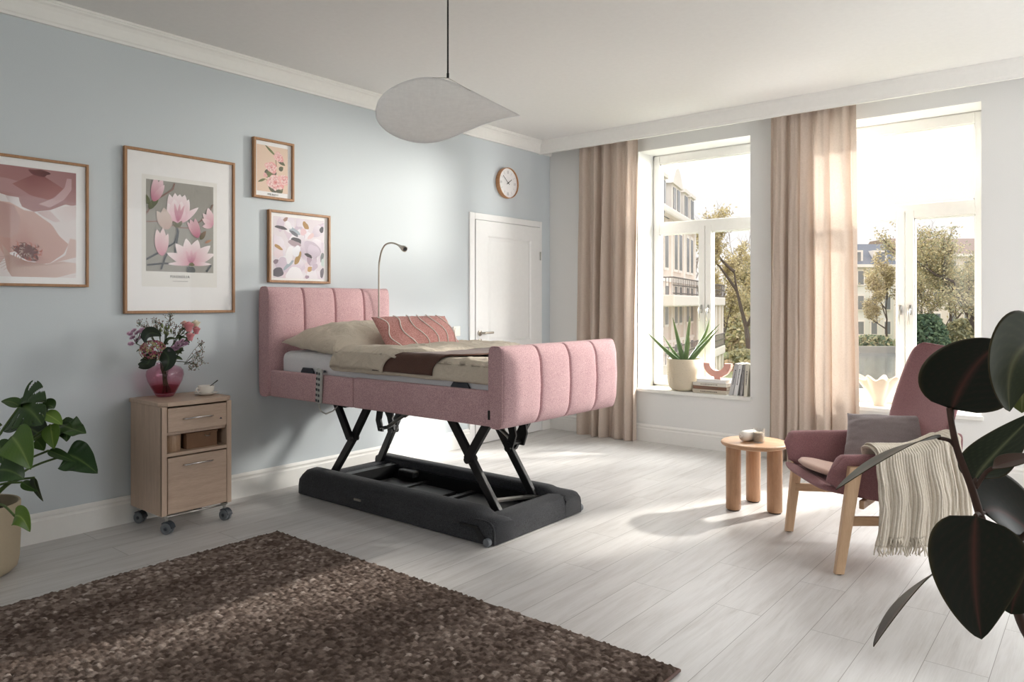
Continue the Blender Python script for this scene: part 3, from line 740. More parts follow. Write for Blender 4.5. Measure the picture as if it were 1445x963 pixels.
def dv_f(u, v):
    y, dz, s = duvet_pt(u, v)
    xf, xe = XF(s), XE(s)
    L1, L2 = X1-xf, xe-xf; A = .07; T = L1+A+L2; d = u*T
    up = .020
    if d < L1: x = X1-d; lay = 0.0; k = 0
    elif d < L1+A:
        a = (d-L1)/A*PI; x = xf-.022*math.sin(a); lay = (1-math.cos(a))/2; k = 1
    else: x = xf+(d-L1-A); lay = 1.0; k = 2
    side = s < 0
    wr = .015*nz(x*3.2, s*5, 2.0+2*lay)+.010*nz(x*9, s*4, 7+lay)+.014*(.5-abs(nz(x*5+s*3, s*6-x*2, 5+3*lay)))
    puffy = .012*math.sin(min(1, max(0, (d-L1-A)/max(.01, L2)))*PI) if k == 2 else .006
    h = lay*.034
    # hem droop onto the layer below
    if k == 2: h -= .016*smooth((u*T-(T-.03))/.03)
    if side or s > YF-YN-.02:
        out = (.004+.014*lay+abs(wr)*.7+h*.35)*(-1 if side else 1)
        hem = 1.0 if side else 1.0
        return Vector((x+.3*wr, y+out, ZM+.012+h*.8+dz*(1.0+.06*nz(x*4, 3, lay))))
    return Vector((x+.2*wr, y, ZM+.014+h+puffy+wr*.8+dz))
grid(bm, dv_f, 170, 80)
obj('cover', bm, BEIGE, dv, True, world=True, solid=.006)
tw = thing('throw_blanket', 'dark brown throw tucked under the folded duvet on the pink bed', 'blanket', (1.55, -2.74, ZM))
bm = NB()
def tw_f(u, v):
    y, dz, s = duvet_pt(u, v)
    s2 = s; x = 1.16+(.47+.10*smooth((s+.10)/.16))*u+.06*smooth((s+.05)/.25)-.02+.012*nz(s*5, u, 4)
    wr = .004*nz(x*6, s*5, 12)
    lift = .021
    if s < 0: return Vector((x, y-.016-abs(wr), ZM+.012+lift*.6+dz*.92))
    if s > YF-YN-.02: return Vector((x, y+.014, ZM+.012+lift+dz))
    return Vector((x, y, ZM+.018+lift+wr+.004*abs(nz(x*5, s*6, 3))+dz))
grid(bm, tw_f, 40, 70); obj('cloth', bm, BROWNT, tw, True, world=True, solid=.008)
# pillows
def pillow(bm, w, d, t, seed, n=44, wr=.012, pinch=.05, pw=.5, flat=1.0):
    def f(sg):
        def g(u, v):
            a, b2 = 2*u-1, 2*v-1
            x = w/2*a*(1-pinch*(1-b2*b2)*abs(a)**3*1.0); y = d/2*b2*(1-pinch*(1-a*a)*abs(b2)**3)
            h = max(0, (1-a*a)*(1-b2*b2))**pw
            z = (t*(1-.5*flat) if sg > 0 else -t*.5*flat)*h+wr*nz(x*9, y*9, seed)*h**.5+wr*.6*nz(a*2/(.25+abs(a)), b2*14 if abs(a) > .6 else b2*7, seed+4)*(1-h)*h*3
            return Vector((x, y, z))
        return g
    grid(bm, f(1), n, n); grid(bm, f(-1), n, n)
    bmesh.ops.remove_doubles(bm, verts=bm.verts, dist=.0006); return bm
pi = thing('pillow', 'plain beige pillow against the pink headboard', 'pillow', (.535, -2.83, ZM+.026), rot=(0, math.radians(5), math.radians(-4)))
obj('pillowcase', pillow(NB(), .64, .78, .20, 3, wr=.016, flat=.35), BEIGE, pi, True)
cu = thing('cushion', 'rose cushion with wavy white braid lines leaning on the beige pillow', 'cushion', (.965, -2.70, 1.03), rot=(0, math.radians(48), math.radians(-7)))
cb = obj('cushion_cover', pillow(NB(), .36, .58, .15, 8, wr=.006), ROSE, cu, True)
bm = NB()
def surf(x, y, off=.002):
    a, b2 = x/.18, y/.29; h = max(0, (1-a*a)*(1-b2*b2))**.5
    return Vector((x, y, .075*h+.006*nz(x*9, y*9, 8)*h**.5+off))
for k in range(6):
    y0 = -.235+k*.094
    pts = [surf(-.165+.33*i/60, y0+.05*(i/60-.5)+.022*math.sin(i/60*2*PI*1.35+k*.9), .003) for i in range(61)]
    tube(bm, pts, .0034, 6)
obj('braid', bm, CORDW, cb, True)
# hand control hanging on the side panel
hc = thing('hand_control', 'grey corded bed remote hooked over the pink side panel', 'remote control', (.685, BY0-.012, .755), rot=(math.radians(3), math.radians(7), 0))
obj('body', box(NB(), -.024, .024, -.012, .010, -.105, .105, .008, 3), plain('remote_grey', srgb(188, 190, 186), .45), hc, True, auto=60)
bm = NB()
for r_ in range(6):
    for c_ in (-1, 1): box(bm, c_*.011-.0075, c_*.011+.0075, -.0145, -.011, -.088+r_*.033-.008, -.088+r_*.033+.008, .002)
kb = obj('button', bm, plain('remote_button', srgb(70, 74, 78), .5), hc)
bm = NB(); tube(bm, [(0, 0, -.10), (.004, 0, -.125), (.02, .0, -.15), (.045, .02, -.165), (.06, .06, -.15), (.075, .08, -.12)], .0045, 8); obj('cord', bm, plain('remote_cord', srgb(176, 176, 170), .5), hc, True)
bm = NB(); bar(bm, (0, .01, .085), (0, .04, .085), .02, .01, .002); obj('hook', bm, SLATEP, hc)
# reading lamp
rl = thing('reading_lamp', 'slim nickel gooseneck reading lamp rising beside the headboard', 'lamp', (.185, -2.375, .80))
lp = [(0, 0, 0), (0, 0, .3), (0, 0, .6), (.002, 0, .72), (.012, 0, .78), (.035, -.002, .835), (.075, -.005, .872), (.13, -.008, .884), (.19, -.012, .876), (.245, -.016, .856)]
bm = NB(); 
def spline(pts, n=8):
    P_ = [Vector(p) for p in pts]; out = []
    for i in range(len(P_)-1):
        a, b2, c, d = P_[max(0, i-1)], P_[i], P_[i+1], P_[min(len(P_)-1, i+2)]
        for k in range(n):
            t = k/n; out.append(.5*((2*b2)+(c-a)*t+(2*a-5*b2+4*c-d)*t*t+(3*b2-a-3*c+d)*t**3))
    out.append(P_[-1]); return out
tube(bm, spline(lp), .0062, 10); obj('gooseneck', bm, NICKEL, rl, True)
bm = NB(); tube(bm, [(.235, -.015, .860), (.262, -.018, .848), (.285, -.02, .838), (.305, -.021, .829)], [.008, .013, .0205, .021], 16)
hd = obj('lamp_head', bm, NICKEL, rl, True, auto=50)
bm = NB(); tube(bm, [(.302, -.021, .831), (.3062, -.0211, .8285)], .016, 16); obj('lens', bm, BLACKP, hd)
bm = NB(); box(bm, -.02, .02, -.02, .02, -.03, .03, .004); obj('clamp', bm, NICKEL, rl)

# ================================================================== BEDSIDE CABINET
NX0, NX1, NY0, NY1 = .022, .395, -4.065, -3.66
ns = thing('bedside_cabinet', 'light ash bedside cabinet on grey castors by the blue wall', 'cabinet', (.21, -3.86, 0))
bm = NB(); T = .018
zb, zt = .098, .688
for y in (NY0, NY1-T): box(bm, NX0, NX1-.002, y, y+T, zb, zt, .0015)
for (y0, y1) in ((NY0, NY0+.03), (NY1-.03, NY1)): box(bm, NX1-.016, NX1, y0, y1, zb, zt, .004)
box(bm, NX0, NX0+.008, NY0+T, NY1-T, zb, zt); box(bm, NX0, NX1-.02, NY0+T, NY1-T, zb, zb+T); box(bm, NX0, NX1-.02, NY0+T, NY1-T, .53, .545)
obj('carcass', bm, NSW, ns, world=True)
bm = NB(); prism(bm, [(NX0, NY0-.008), (NX1-.03, NY0-.008), (NX1+.008, NY0+.03), (NX1+.012, (NY0+NY1)/2), (NX1+.008, NY1-.03), (NX1-.03, NY1+.008), (NX0, NY1+.008)], .024, Matrix.Translation((0, 0, zt)), .004)
obj('top', bm, NSWX, ns, world=True)
ZT = zt+.024
obj('shelf', box(NB(), NX0, NX1-.003, NY0+T, NY1-T, .415, .433, .001), NSWX, ns, world=True)
fy0, fy1 = NY0+.033, NY1-.033
def pull(z):
    bm = NB(); pts = []
    for i in range(17):
        t = i/16; pts.append((NX1+.004+.028*math.sin(PI*t)**.6, (NY0+NY1)/2-.085+.17*t, z-.005+.014*t*0+.006*math.sin(PI*t)))
    tube(bm, pts, .0048, 10, flat=1.5); return bm
d1 = obj('drawer', box(NB(), NX1-.018, NX1+.002, fy0, fy1, .548, .678, .002), NSWX, ns, world=True)
obj('handle', pull(.618), CHROME, d1, True, world=True)
bm = NB(); prism(bm, [(-.009, -.004), (.009, -.004), (.004, .002), (0, .006), (-.004, .002)], .0008, axes((NX1+.0018, fy1-.035, .592), (0, 1, 0), (0, 0, 1), (1, 0, 0))); obj('emblem', bm, plain('emblem_blue', srgb(28, 32, 52), .4), d1, world=True)
d2 = obj('door', box(NB(), NX1-.018, NX1+.002, fy0, fy1, .106, .408, .002), NSWX, ns, world=True)
obj('handle', pull(.365), CHROME, d2, True, world=True)
bm = NB(); tube(bm, [(NX1-.005, NY0+.03, .092), (NX1-.005, NY1-.03, .092)], .006, 8); obj('rail', bm, STEEL, ns, True, world=True)
for cx, cy, a in ((.375, -4.03, .5), (.375, -3.695, .3), (.05, -4.03, .4), (.05, -3.695, .2)):
    bm = NB(); lathe(bm, [(.02, .098), (.02, .09), (.009, .088), (.009, .06)], 14, (cx, cy, 0)); ca = obj('castor', bm, STEEL, ns, True, world=True, auto=40)
    M = Matrix.Translation((cx+.012, cy, .031)) @ Matrix.Rotation(a, 4, 'Z')
    for sg in (-1, 1):
        bm = NB(); lathe(bm, [(.004, .004), (.030, .004), (.031, .007), (.031, .017), (.028, .02), (.02, .02), (.018, .018), (.004, .018)] if 1 else [], 26, (0, 0, 0), Matrix(((1, 0, 0), (0, 0, sg), (0, 1, 0))).to_4x4())
        bmesh.ops.transform(bm, matrix=M, verts=bm.verts); obj('wheel', bm, [GREYP], ca, True, world=True, auto=35)
    bm = NB()
    hood = [(.037*math.cos(t), .037*math.sin(t)) for t in [PI*(.02+.72*i/12) for i in range(13)]]; hin = [(.033*math.cos(t), .033*math.sin(t)) for t in [PI*(.74-.72*i/12) for i in range(13)]]
    prism(bm, hood+hin, .036, M @ axes((0, .018, 0), (1, 0, 0), (0, 0, 1), (0, -1, 0))); obj('wheel_hood', bm, SLATEP, ca, world=True)
    bm = NB(); tube(bm, [M @ Vector((0, -.021, 0)), M @ Vector((0, .021, 0))], .009, 10); obj('axle', bm, SLATEP, ca, True, world=True)
# shelf contents
rb = thing('round_box', 'round bark-textured box standing on the open shelf of the bedside cabinet', 'box', (.31, -3.975, .433))
bm = NB(); lathe(bm, [(.048, 0), (.05, .003), (.05, .084), (.048, .088)], 48, fr=lambda a, z: 1+.025*math.sin(a*17)+.015*math.sin(a*31+z*30)); obj('tub', bm, wood('bark_box', srgb(150, 118, 92), srgb(206, 178, 150), 'z', 24), rb, True, auto=50)
bm = NB(); lathe(bm, [(.046, .0878), (.046, .0905), (.044, .092)], 40); obj('lid', bm, NSW, rb, True, auto=50)
bb = thing('storage_box', 'brown rectangular box lying on the open shelf of the bedside cabinet', 'box', (.26, -3.82, .433))
TAN = plain('brown_card', srgb(126, 94, 70), .8)
obj('carton', box(NB(), -.09, .09, -.085, .095, 0, .078, .002), TAN, bb); obj('lid', box(NB(), -.093, .093, -.088, .098, .0785, .089, .002), TAN, bb)
bm = NB(); tube(bm, [(.093, .02, .07), (.10, .026, .062), (.10, .044, .062), (.093, .05, .07)], .002, 6); obj('handle', bm, STEEL, bb, True)
# cup and saucer
cpos = Vector((.245, -3.735, ZT))
sc_ = thing('saucer', 'cream saucer under the cup on the bedside cabinet', 'saucer', cpos)
bm = NB(); lathe(bm, [(.001, .001), (.034, .001), (.036, .003), (.052, .009), (.066, .014), (.067, .016), (.064, .016), (.05, .0125), (.034, .006), (.001, .0055)], 44, cap=False); obj('dish', bm, WHITEC, sc_, True)
cp = thing('cup', 'cream cup standing on the saucer on the bedside cabinet', 'cup', cpos+Vector((0, 0, .006)))
bm = NB(); lathe(bm, [(.001, .001), (.024, .001), (.026, .003), (.032, .008), (.043, .022), (.046, .046), (.0465, .05), (.0445, .05), (.0425, .046), (.039, .022), (.028, .008), (.001, .007)], 44, cap=False); bw = obj('bowl', bm, WHITEC, cp, True)
bm = NB(); tube(bm, spline([(.010, -.044, .038), (.012, -.062, .040), (.012, -.066, .028), (.010, -.056, .018), (.008, -.042, .018)], 5), .0035, 8); obj('handle', bm, WHITEC, cp, True)
sp_ = thing('teaspoon', 'dark teaspoon leaning in the cup on the bedside cabinet', 'spoon', cpos+Vector((0, 0, .014)))
bm = NB(); tube(bm, [(-.012, -.02, .004), (-.006, .0, .018), (.004, .035, .045), (.012, .066, .068)], [.003, .0022, .0024, .0034], 8); obj('stem', bm, BLACKM, sp_, True)
bm = NB(); lathe(bm, [(.001, -.002), (.008, -.001), (.010, .001), (.008, .002), (.001, .001)], 16, (-.014, -.024, .003), Matrix.Diagonal((.8, 1.5, 1, 1)), cap=False); obj('scoop', bm, BLACKM, sp_, True)

# ================================================================== RUG
def rug_mat():
    m, N, L, b = nmat('rug_wool'); b.inputs['Roughness'].default_value = 1; b.inputs['Specular IOR Level'].default_value = .05
    a = N.new('ShaderNodeAttribute'); a.attribute_name = 'Col'
    v = coords(N, L); n = node(N, 'ShaderNodeTexNoise', Scale=420.0, Detail=2.0); L.new(v, n.inputs['Vector'])
    mx = node(N, 'ShaderNodeMix', data_type='RGBA', blend_type='MULTIPLY'); mx.inputs['Factor'].default_value = .55
    L.new(a.outputs['Color'], mx.inputs['A']); L.new(ramp(N, L, n.outputs['Fac'], [(.3, (.45, .45, .45, 1)), (.6, (1.15, 1.15, 1.15, 1))]), mx.inputs['B'])
    L.new(mx.outputs['Result'], b.inputs['Base Color']); bump(N, L, b, n.outputs['Fac'], .5, .004); return m
rg = thing('rug', 'thick dark brown looped wool rug on the plank floor', 'rug', (2.0, -4.9, 0))
RX0, RX1, RY0, RY1 = .855, 3.215, -6.3, -3.655
P = .0165
# knots in rows: cell noise by hand so that every loop is a bump
r = random.Random(5); nxk, nyk = int((RX1-RX0)/P), int((RY1-RY0)/P)
jx = [[(r.uniform(-.28, .28), r.uniform(-.28, .28), r.random(), r.random()) for j in range(nyk+2)] for i in range(nxk+2)]
BR = [srgb(66, 55, 49), srgb(88, 75, 68), srgb(110, 96, 88), srgb(138, 123, 114), srgb(184, 170, 160)]
def knot(x, y):
    gx, gy = (x-RX0)/P, (y-RY0)/P; i0, j0 = int(gx), int(gy); best = 9; bi = None
    for i in (i0-1, i0, i0+1):
        for j in (j0-1, j0, j0+1):
            if 0 <= i <= nxk and 0 <= j <= nyk:
                q = jx[i][j]; d = (gx-i-.5-q[0])**2+(gy-j-.5-q[1])**2
                if d < best: best = d; bi = (i, j, q)
    return best, bi
bm = NB(); ly = bm.verts.layers.float_color.new('Col')
step = .0058
def rugpatch(x0, x1, y0, y1, st):
    nx, ny = int((x1-x0)/st)+1, int((y1-y0)/st)+1; V = []
    for i in range(nx+1):
        row = []
        for j in range(ny+1):
            x, y = x0+(x1-x0)*i/nx, y0+(y1-y0)*j/ny
            d, (ki, kj, q) = knot(x, y)
            h = .010+.015*math.sqrt(max(0, 1-d*1.7))+.006*(q[2]-.5)
            e = min(x-RX0, RX1-x, y-RY0, RY1-y); h *= .25+.75*smooth(e/.012) if e < .012 else 1
            v = bm.verts.new((x+(.004*(q[3]-.5) if e < .02 else 0), y+(.006*(q[2]-.5) if e < .02 else 0), h)); 
            band = nz(ki*.045, kj*.006, 3, 1, 2)*.9+nz(ki*.16, kj*.01, 8, 1, 2)*.35
            t = max(0, min(.999, .46+.62*(q[3]-.5)+.34*band+(.3 if q[2] > .95 else 0)))*4
            a = BR[int(t)]; b2 = BR[int(t)+1]; k = t-int(t); s = 1
            v[ly] = (s*(a[0]*(1-k)+b2[0]*k), s*(a[1]*(1-k)+b2[1]*k), s*(a[2]*(1-k)+b2[2]*k), 1); row.append(v)
        V.append(row)
    for i in range(nx):
        for j in range(ny): bm.faces.new((V[i][j], V[i+1][j], V[i+1][j+1], V[i][j+1]))
    # skirt
    for ln in ([V[i][0] for i in range(nx+1)], [V[i][ny] for i in range(nx+1)], V[0], V[nx]):
        lo = []
        for v in ln:
            w = bm.verts.new((v.co.x, v.co.y, .001)); w[ly] = v[ly]; lo.append(w)
        for k in range(len(ln)-1): bm.faces.new((ln[k], ln[k+1], lo[k+1], lo[k]))
rugpatch(RX0, RX1, RY0, RY1, step)
obj('pile', bm, rug_mat(), rg, True, world=True)
bm = NB(); tube(bm, [(RX0, RY0, .008), (RX0, RY1, .008), (RX1, RY1, .008), (RX1, RY0, .008)], .007, 6, flat=1); obj('edge_binding', bm, BROWNT, rg, True, world=True)

# ================================================================== STOOL
ST = Vector((2.665, -1.535, 0)); ZS = .408
st = thing('side_table', 'small round oak side table on three thick round legs', 'table', ST)
bm = NB(); lathe(bm, [(.001, ZS-.028), (.180, ZS-.028), (.193, ZS-.020), (.198, ZS-.012), (.196, ZS-.005), (.189, ZS), (.001, ZS)], 64, cap=False); obj('tabletop', bm, OAKT, st, True, auto=50)
for x, y in ((2.578, -1.645), (2.60, -1.385), (2.795, -1.555)):
    bm = NB(); lathe(bm, [(.040, .006), (.044, .010), (.044, ZS-.026)], 40, (x, y, 0)); lg = obj('leg', bm, OAK, st, True, world=True, auto=50)
    bm = NB(); lathe(bm, [(.036, 0), (.036, .0065)], 24, (x, y, 0)); obj('foot_pad', bm, BLACKP, lg, world=True)
cg = thing('candle_glass', 'clear glass tumbler with a cream candle on the round oak table', 'candle', at(1071, 624.5, 1)-Vector((0, 0, 0)))
q = CAM+(at(1071, 624.5, 1)-CAM)*((ZS-EYE)/(at(1071, 624.5, 1)-CAM).z); cg.location = q; MW[cg] = Matrix.Translation(q)
bm = NB(); lathe(bm, [(.001, 0), (.031, 0), (.033, .003), (.034, .082), (.0325, .082), (.0315, .008), (.001, .007)], 40, cap=False); obj('tumbler', bm, thin_glass('tumbler_glass', (.95, .96, .96, 1), .09), cg, True)
bm = NB(); lathe(bm, [(.001, .0085), (.0305, .0085), (.0308, .058), (.029, .060), (.001, .059)], 36, cap=False); cx_ = obj('wax', bm, plain('candle_wax', srgb(226, 208, 184), .5), cg, True, auto=50)
bm = NB(); tube(bm, [(0, 0, .058), (.001, 0, .068)], .001, 6); obj('wick', bm, BLACKP, cx_)
q2 = CAM+(at(1056, 615, 1)-CAM)*((ZS+.034-EYE)/(at(1056, 615, 1)-CAM).z)
bt = thing('ceramic_bottle', 'white rounded ceramic bottle lying on its side on the round oak table', 'bottle', (q2.x, q2.y, ZS+.034))
ax = Vector((-.62, -.48, 0)).normalized()      # towards its closed end
ax = Vector((-RT.x*.85-FW.x*.45, -RT.y*.85-FW.y*.45, 0)).normalized()
bm = NB(); lathe(bm, [(.001, .062), (.016, .060), (.026, .052), (.0325, .034), (.034, .01), (.034, -.030), (.033, -.048), (.029, -.056), (.02, -.060), (.001, -.060)], 36, (0, 0, 0), axes((0, 0, 0), ax.cross(Vector((0, 0, 1))), (0, 0, 1), ax), cap=False)
obj('body', bm, WHITEC, bt, True)
bm = NB(); lathe(bm, [(.012, .0605), (.014, .064), (.010, .066), (.006, .0645)], 24, (0, 0, 0), axes((0, 0, 0), ax.cross(Vector((0, 0, 1))), (0, 0, 1), ax)); obj('mouth', bm, WHITEC, bt, True)

# ================================================================== ARMCHAIR
CH = (3.1875, -2.105, 0); CR = math.atan2(-.785, .62)
ch = thing('armchair', 'mauve high-back armchair with light wooden legs in front of the canal window', 'armchair', CH, CR)
# local: x towards the near arm, y backwards, z up. seat shell + back as one padded surface
def shell_c(v):
    """profile of the seat-back sheet: v 0 seat front -> 1 back top: (y, z, halfwidth)"""
    K = [(-.055, .392, .250), (-.03, .372, .262), (.10, .345, .272), (.25, .325, .270), (.38, .315, .262), (.455, .335, .255), (.50, .40, .255), (.535, .50, .262), (.57, .62, .27), (.605, .74, .272), (.64, .85, .268), (.665, .93, .255), (.68, .985, .23), (.688, 1.015, .19), (.692, 1.03, .14)]
    t = v*(len(K)-1); i = min(int(t), len(K)-2); f = t-i
    a, b2, c, d = K[max(0, i-1)], K[i], K[i+1], K[min(len(K)-1, i+2)]
    return [.5*((2*b2[k])+(c[k]-a[k])*f+(2*a[k]-5*b2[k]+4*c[k]-d[k])*f*f+(3*b2[k]-a[k]-3*c[k]+d[k])*f**3) for k in range(3)]
def slab(v0, v1, th, wing, lum=0):
    bm = NB(); nu, nv = 33, 60
    def pt(u, v, side):
        vv = v0+(v1-v0)*v; y, z, hw = shell_c(vv); y2, z2, _ = shell_c(min(1, vv+.01)); y1, z1, _ = shell_c(max(0, vv-.01))
        ty, tz = y2-y1, z2-z1; l = math.hypot(ty, tz) or 1; ny_, nz_ = -tz/l, ty/l      # normal towards the sitter
        a = 2*u-1; ed = (1-abs(a)**5); ends = min(1, min(v, 1-v)/.05+.25)
        off = (th*(.5+.5*ed)*math.sqrt(ends) if side > 0 else -th*.6*ed*math.sqrt(ends))
        off += wing*abs(a)**2.4*smooth((vv-.40)/.2)
        off += lum*math.exp(-((vv-.57)/.05)**2)*(1-a*a)
        return Vector((hw*a, y+ny_*off, z+nz_*off))
    A = grid(bm, lambda u, v: pt(u, v, 1), nu, nv); B2 = grid(bm, lambda u, v: pt(u, v, -1), nu, nv)
    for i in range(nu-1):
        for j in (0, nv-1): bm.faces.new((A[i][j], A[i+1][j], B2[i+1][j], B2[i][j]))
    for j in range(nv-1):
        for i in (0, nu-1): bm.faces.new((A[i][j], A[i][j+1], B2[i][j+1], B2[i][j]))
    return bm
obj('backrest', slab(.40, 1.0, .035, .05, .018), MAUVE, ch, True)
obj('seat', slab(0, .46, .03, 0), MAUVE, ch, True)
# arms: padded panels that sweep from the back to the front and flare outwards
def arm(sg):
    bm = NB(); nu, nv = 40, 28
    def f(u, v):
        # u along: 0 back -> 1 front; v around closed section
        y = .56-.60*u; topz = .56+.085*smooth((.45-u)/.45)-.01*u-.055*smooth((u-.9)/.1)**2; bot = .30+.055*smooth((u-.3)/.7)+.05*smooth((u-.85)/.15)
        xo = .258+.020*smooth(u/.5)-.012*smooth((u-.8)/.2)
        a = 2*PI*v; c, d = math.cos(a), math.sin(a)
        hz = (topz-bot)/2; th = .028+.012*max(0, d)
        e = math.sqrt(max(0.02, 1-max(0, (u-.93)/.07)**2)); 
        z = (topz+bot)/2+hz*math.copysign(abs(d)**(.35), d)*(.9+.1*e)
        x = xo-.02*u+.060*max(0, (z-bot)/(topz-bot))**1.5*(.4+.6*u)+th*math.copysign(abs(c)**.7, c)*e
        if d > 0: x += .012*d*u
        return Vector((sg*x, y-.0*u, z))
    V = grid(bm, f, nu, nv, cv=True); bm.faces.new(V[0]); bm.faces.new(V[-1][::-1]); return bm
for sg in (1, -1): obj('arm', arm(sg), MAUVE, ch, True, auto=60)
# seat pad
bm = NB()
def pad(sg):
    def g(u, v):
        a, b2 = 2*u-1, 2*v-1; k = math.sqrt(max(0, 1-a*a*b2*b2*.55)); rr = (1-.5*b2*b2)**.5
        x = .245*a*(math.sqrt(1-b2*b2/2)); y = .19+.255*b2*math.sqrt(1-a*a/2)
        vv = max(0, min(1, (y+.055)/.51))*.36; _, z, _ = shell_c(vv)
        h = max(0, 1-(a**6+b2**6)/1.0)
        return Vector((x, y, z+.042+sg*.026*max(0, (1-a*a)*(1-b2*b2))**.3+.006))
    return g
grid(bm, pad(1), 30, 30); grid(bm, pad(-1), 30, 30); bmesh.ops.remove_doubles(bm, verts=bm.verts, dist=.0005)
obj('seat_pad', bm, SEATF, ch, True)
# legs
def cleg(p0, p1, w0, w1):
    bm = NB(); a, b2 = Vector(p0), Vector(p1); d = (b2-a)
    R = []
    for i in range(9):
        t = i/8; c = a+d*t; w = w0+(w1-w0)*t; ww = w*.62
        R.append([bm.verts.new(c+Vector((math.copysign(ww/2*min(1, abs(math.cos(q))*1.35), math.cos(q)), math.copysign(w/2*min(1, abs(math.sin(q))*1.35), math.sin(q)), 0))) for q in [k*2*PI/20 for k in range(20)]])
    for i in range(8):
        for k in range(20): bm.faces.new((R[i][k], R[i][(k+1) % 20], R[i+1][(k+1) % 20], R[i+1][k]))
    bm.faces.new(R[0][::-1]); bm.faces.new(R[-1]); return bm
for sg in (1, -1):
    l_ = obj('leg', cleg((sg*.318, -.012, .004), (sg*.335, .055, .50), .042, .058), BIRCH, ch, True, auto=50)
    bm = NB(); tube(bm, [(sg*.350, .05, .475), (sg*.3605, .05, .475)], .008, 14); obj('bolt', bm, NICKEL, l_, True, auto=40)
    bm = NB(); lathe(bm, [(.012, 0), (.012, .005)], 16, (sg*.318, -.012, 0)); obj('glide', bm, BLACKP, l_)
    obj('leg', cleg((sg*.262, .70, .0), (sg*.285, .50, .40), .040, .055), BIRCH, ch, True, auto=50)
    bm = NB(); bar(bm, (sg*.318, .02, .245), (sg*.27, .60, .235), .022, .042, .004); obj('stretcher', bm, BIRCHX, ch)
for sg in (1, -1):
    bm = NB(); bar(bm, (sg*.30, .10, .315), (-sg*.24, .50, .275), .022, .04, .004); obj('stretcher', bm, BIRCHX, ch)
# cushion and throw on the chair
def chw(x, y, z): return MW[ch] @ Vector((x, y, z))
ck = thing('cushion', 'grey-mauve cushion leaning in the mauve armchair', 'cushion', chw(-.07, .235, .515)+Vector((.135, .115, 0)), rot=(0, 0, 0))
Rm = Matrix.Rotation(math.radians(-4), 4, 'Z') @ Matrix.Rotation(math.radians(56), 4, 'X') @ Matrix.Rotation(math.radians(4), 4, 'Z')
ck.rotation_euler = Rm.to_euler()
obj('cushion_cover', pillow(NB(), .45, .36, .19, 21, wr=.010, pinch=.08, pw=.42), GREYL, ck, True)
THR = cloth_trans('knit_throw', srgb(216, 206, 190), srgb(236, 228, 214), .12, 200)
tb = thing('throw_blanket', 'cream knitted throw with a fringed hem draped over the armchair arm', 'blanket', chw(.38, .30, .5), CR)
def thr_pt(u, v, lay):
    # u along the arm (front -> back), v from inside down over the arm to the hem
    yl = .13+.38*u
    s = v*(.62-.03*lay)
    topz = .56+.085*smooth((.45-(.56-yl)/.60)/.45)+.028+.012*lay
    ins, wid = .10, .12
    fold = .012*math.sin(u*2*PI*4.5+lay*2)*smooth((s-.15)/.3)+.008*nz(u*6, s*3, 3+lay*5)
    if s < ins: x, z = .262, topz-.025-(ins-s)*.95
    elif s < ins+wid:
        a = (s-ins)/wid*PI; x = .262+.066*(1-math.cos(a)); z = topz-.025+.025*math.sin(a)
    else:
        d = s-ins-wid; x = .394+.018*smooth(d/.2)+fold+.012*lay; z = topz-.025-d
    yl2 = yl+.02*nz(s*3, lay, 9)-.03*smooth((s-.2)/.6)*(1-u)+.03*smooth((s-.2)/.6)*u*1.0
    return Vector((x, yl2, z))
base_inv = Matrix.Translation(Vector((-.38, -.30, -.5)))
for lay in (0, 1):
    bm = NB(); rr_ = (lambda u, v, l=lay: base_inv @ (thr_pt(u if l == 0 else .03+.80*u, v, l)+Vector((0, 0, 0))))
    def kn(u, v):
        p = rr_(u, v); ridge = .0035*math.sin(u*2*PI*26+1.5*nz(u*3, v*6, 5)); return p+Vector((ridge if v > .28 else 0, 0, ridge if v <= .28 else 0))
    grid(bm, kn, 160, 70); o_ = obj('knit', bm, THR, tb, True, solid=.007)
    bm = NB(); r = random.Random(4+lay)
    for k in range(70):
        u = (k+.5)/70; p = rr_(u, 1.0)
        tube(bm, [p, p+Vector((r.uniform(-.006, .006), r.uniform(-.006, .006), -.018)), p+Vector((r.uniform(-.014, .014), r.uniform(-.012, .012), -.042))], [.0038, .0036, .002], 5)
    obj('fringe', bm, THR, o_, True)
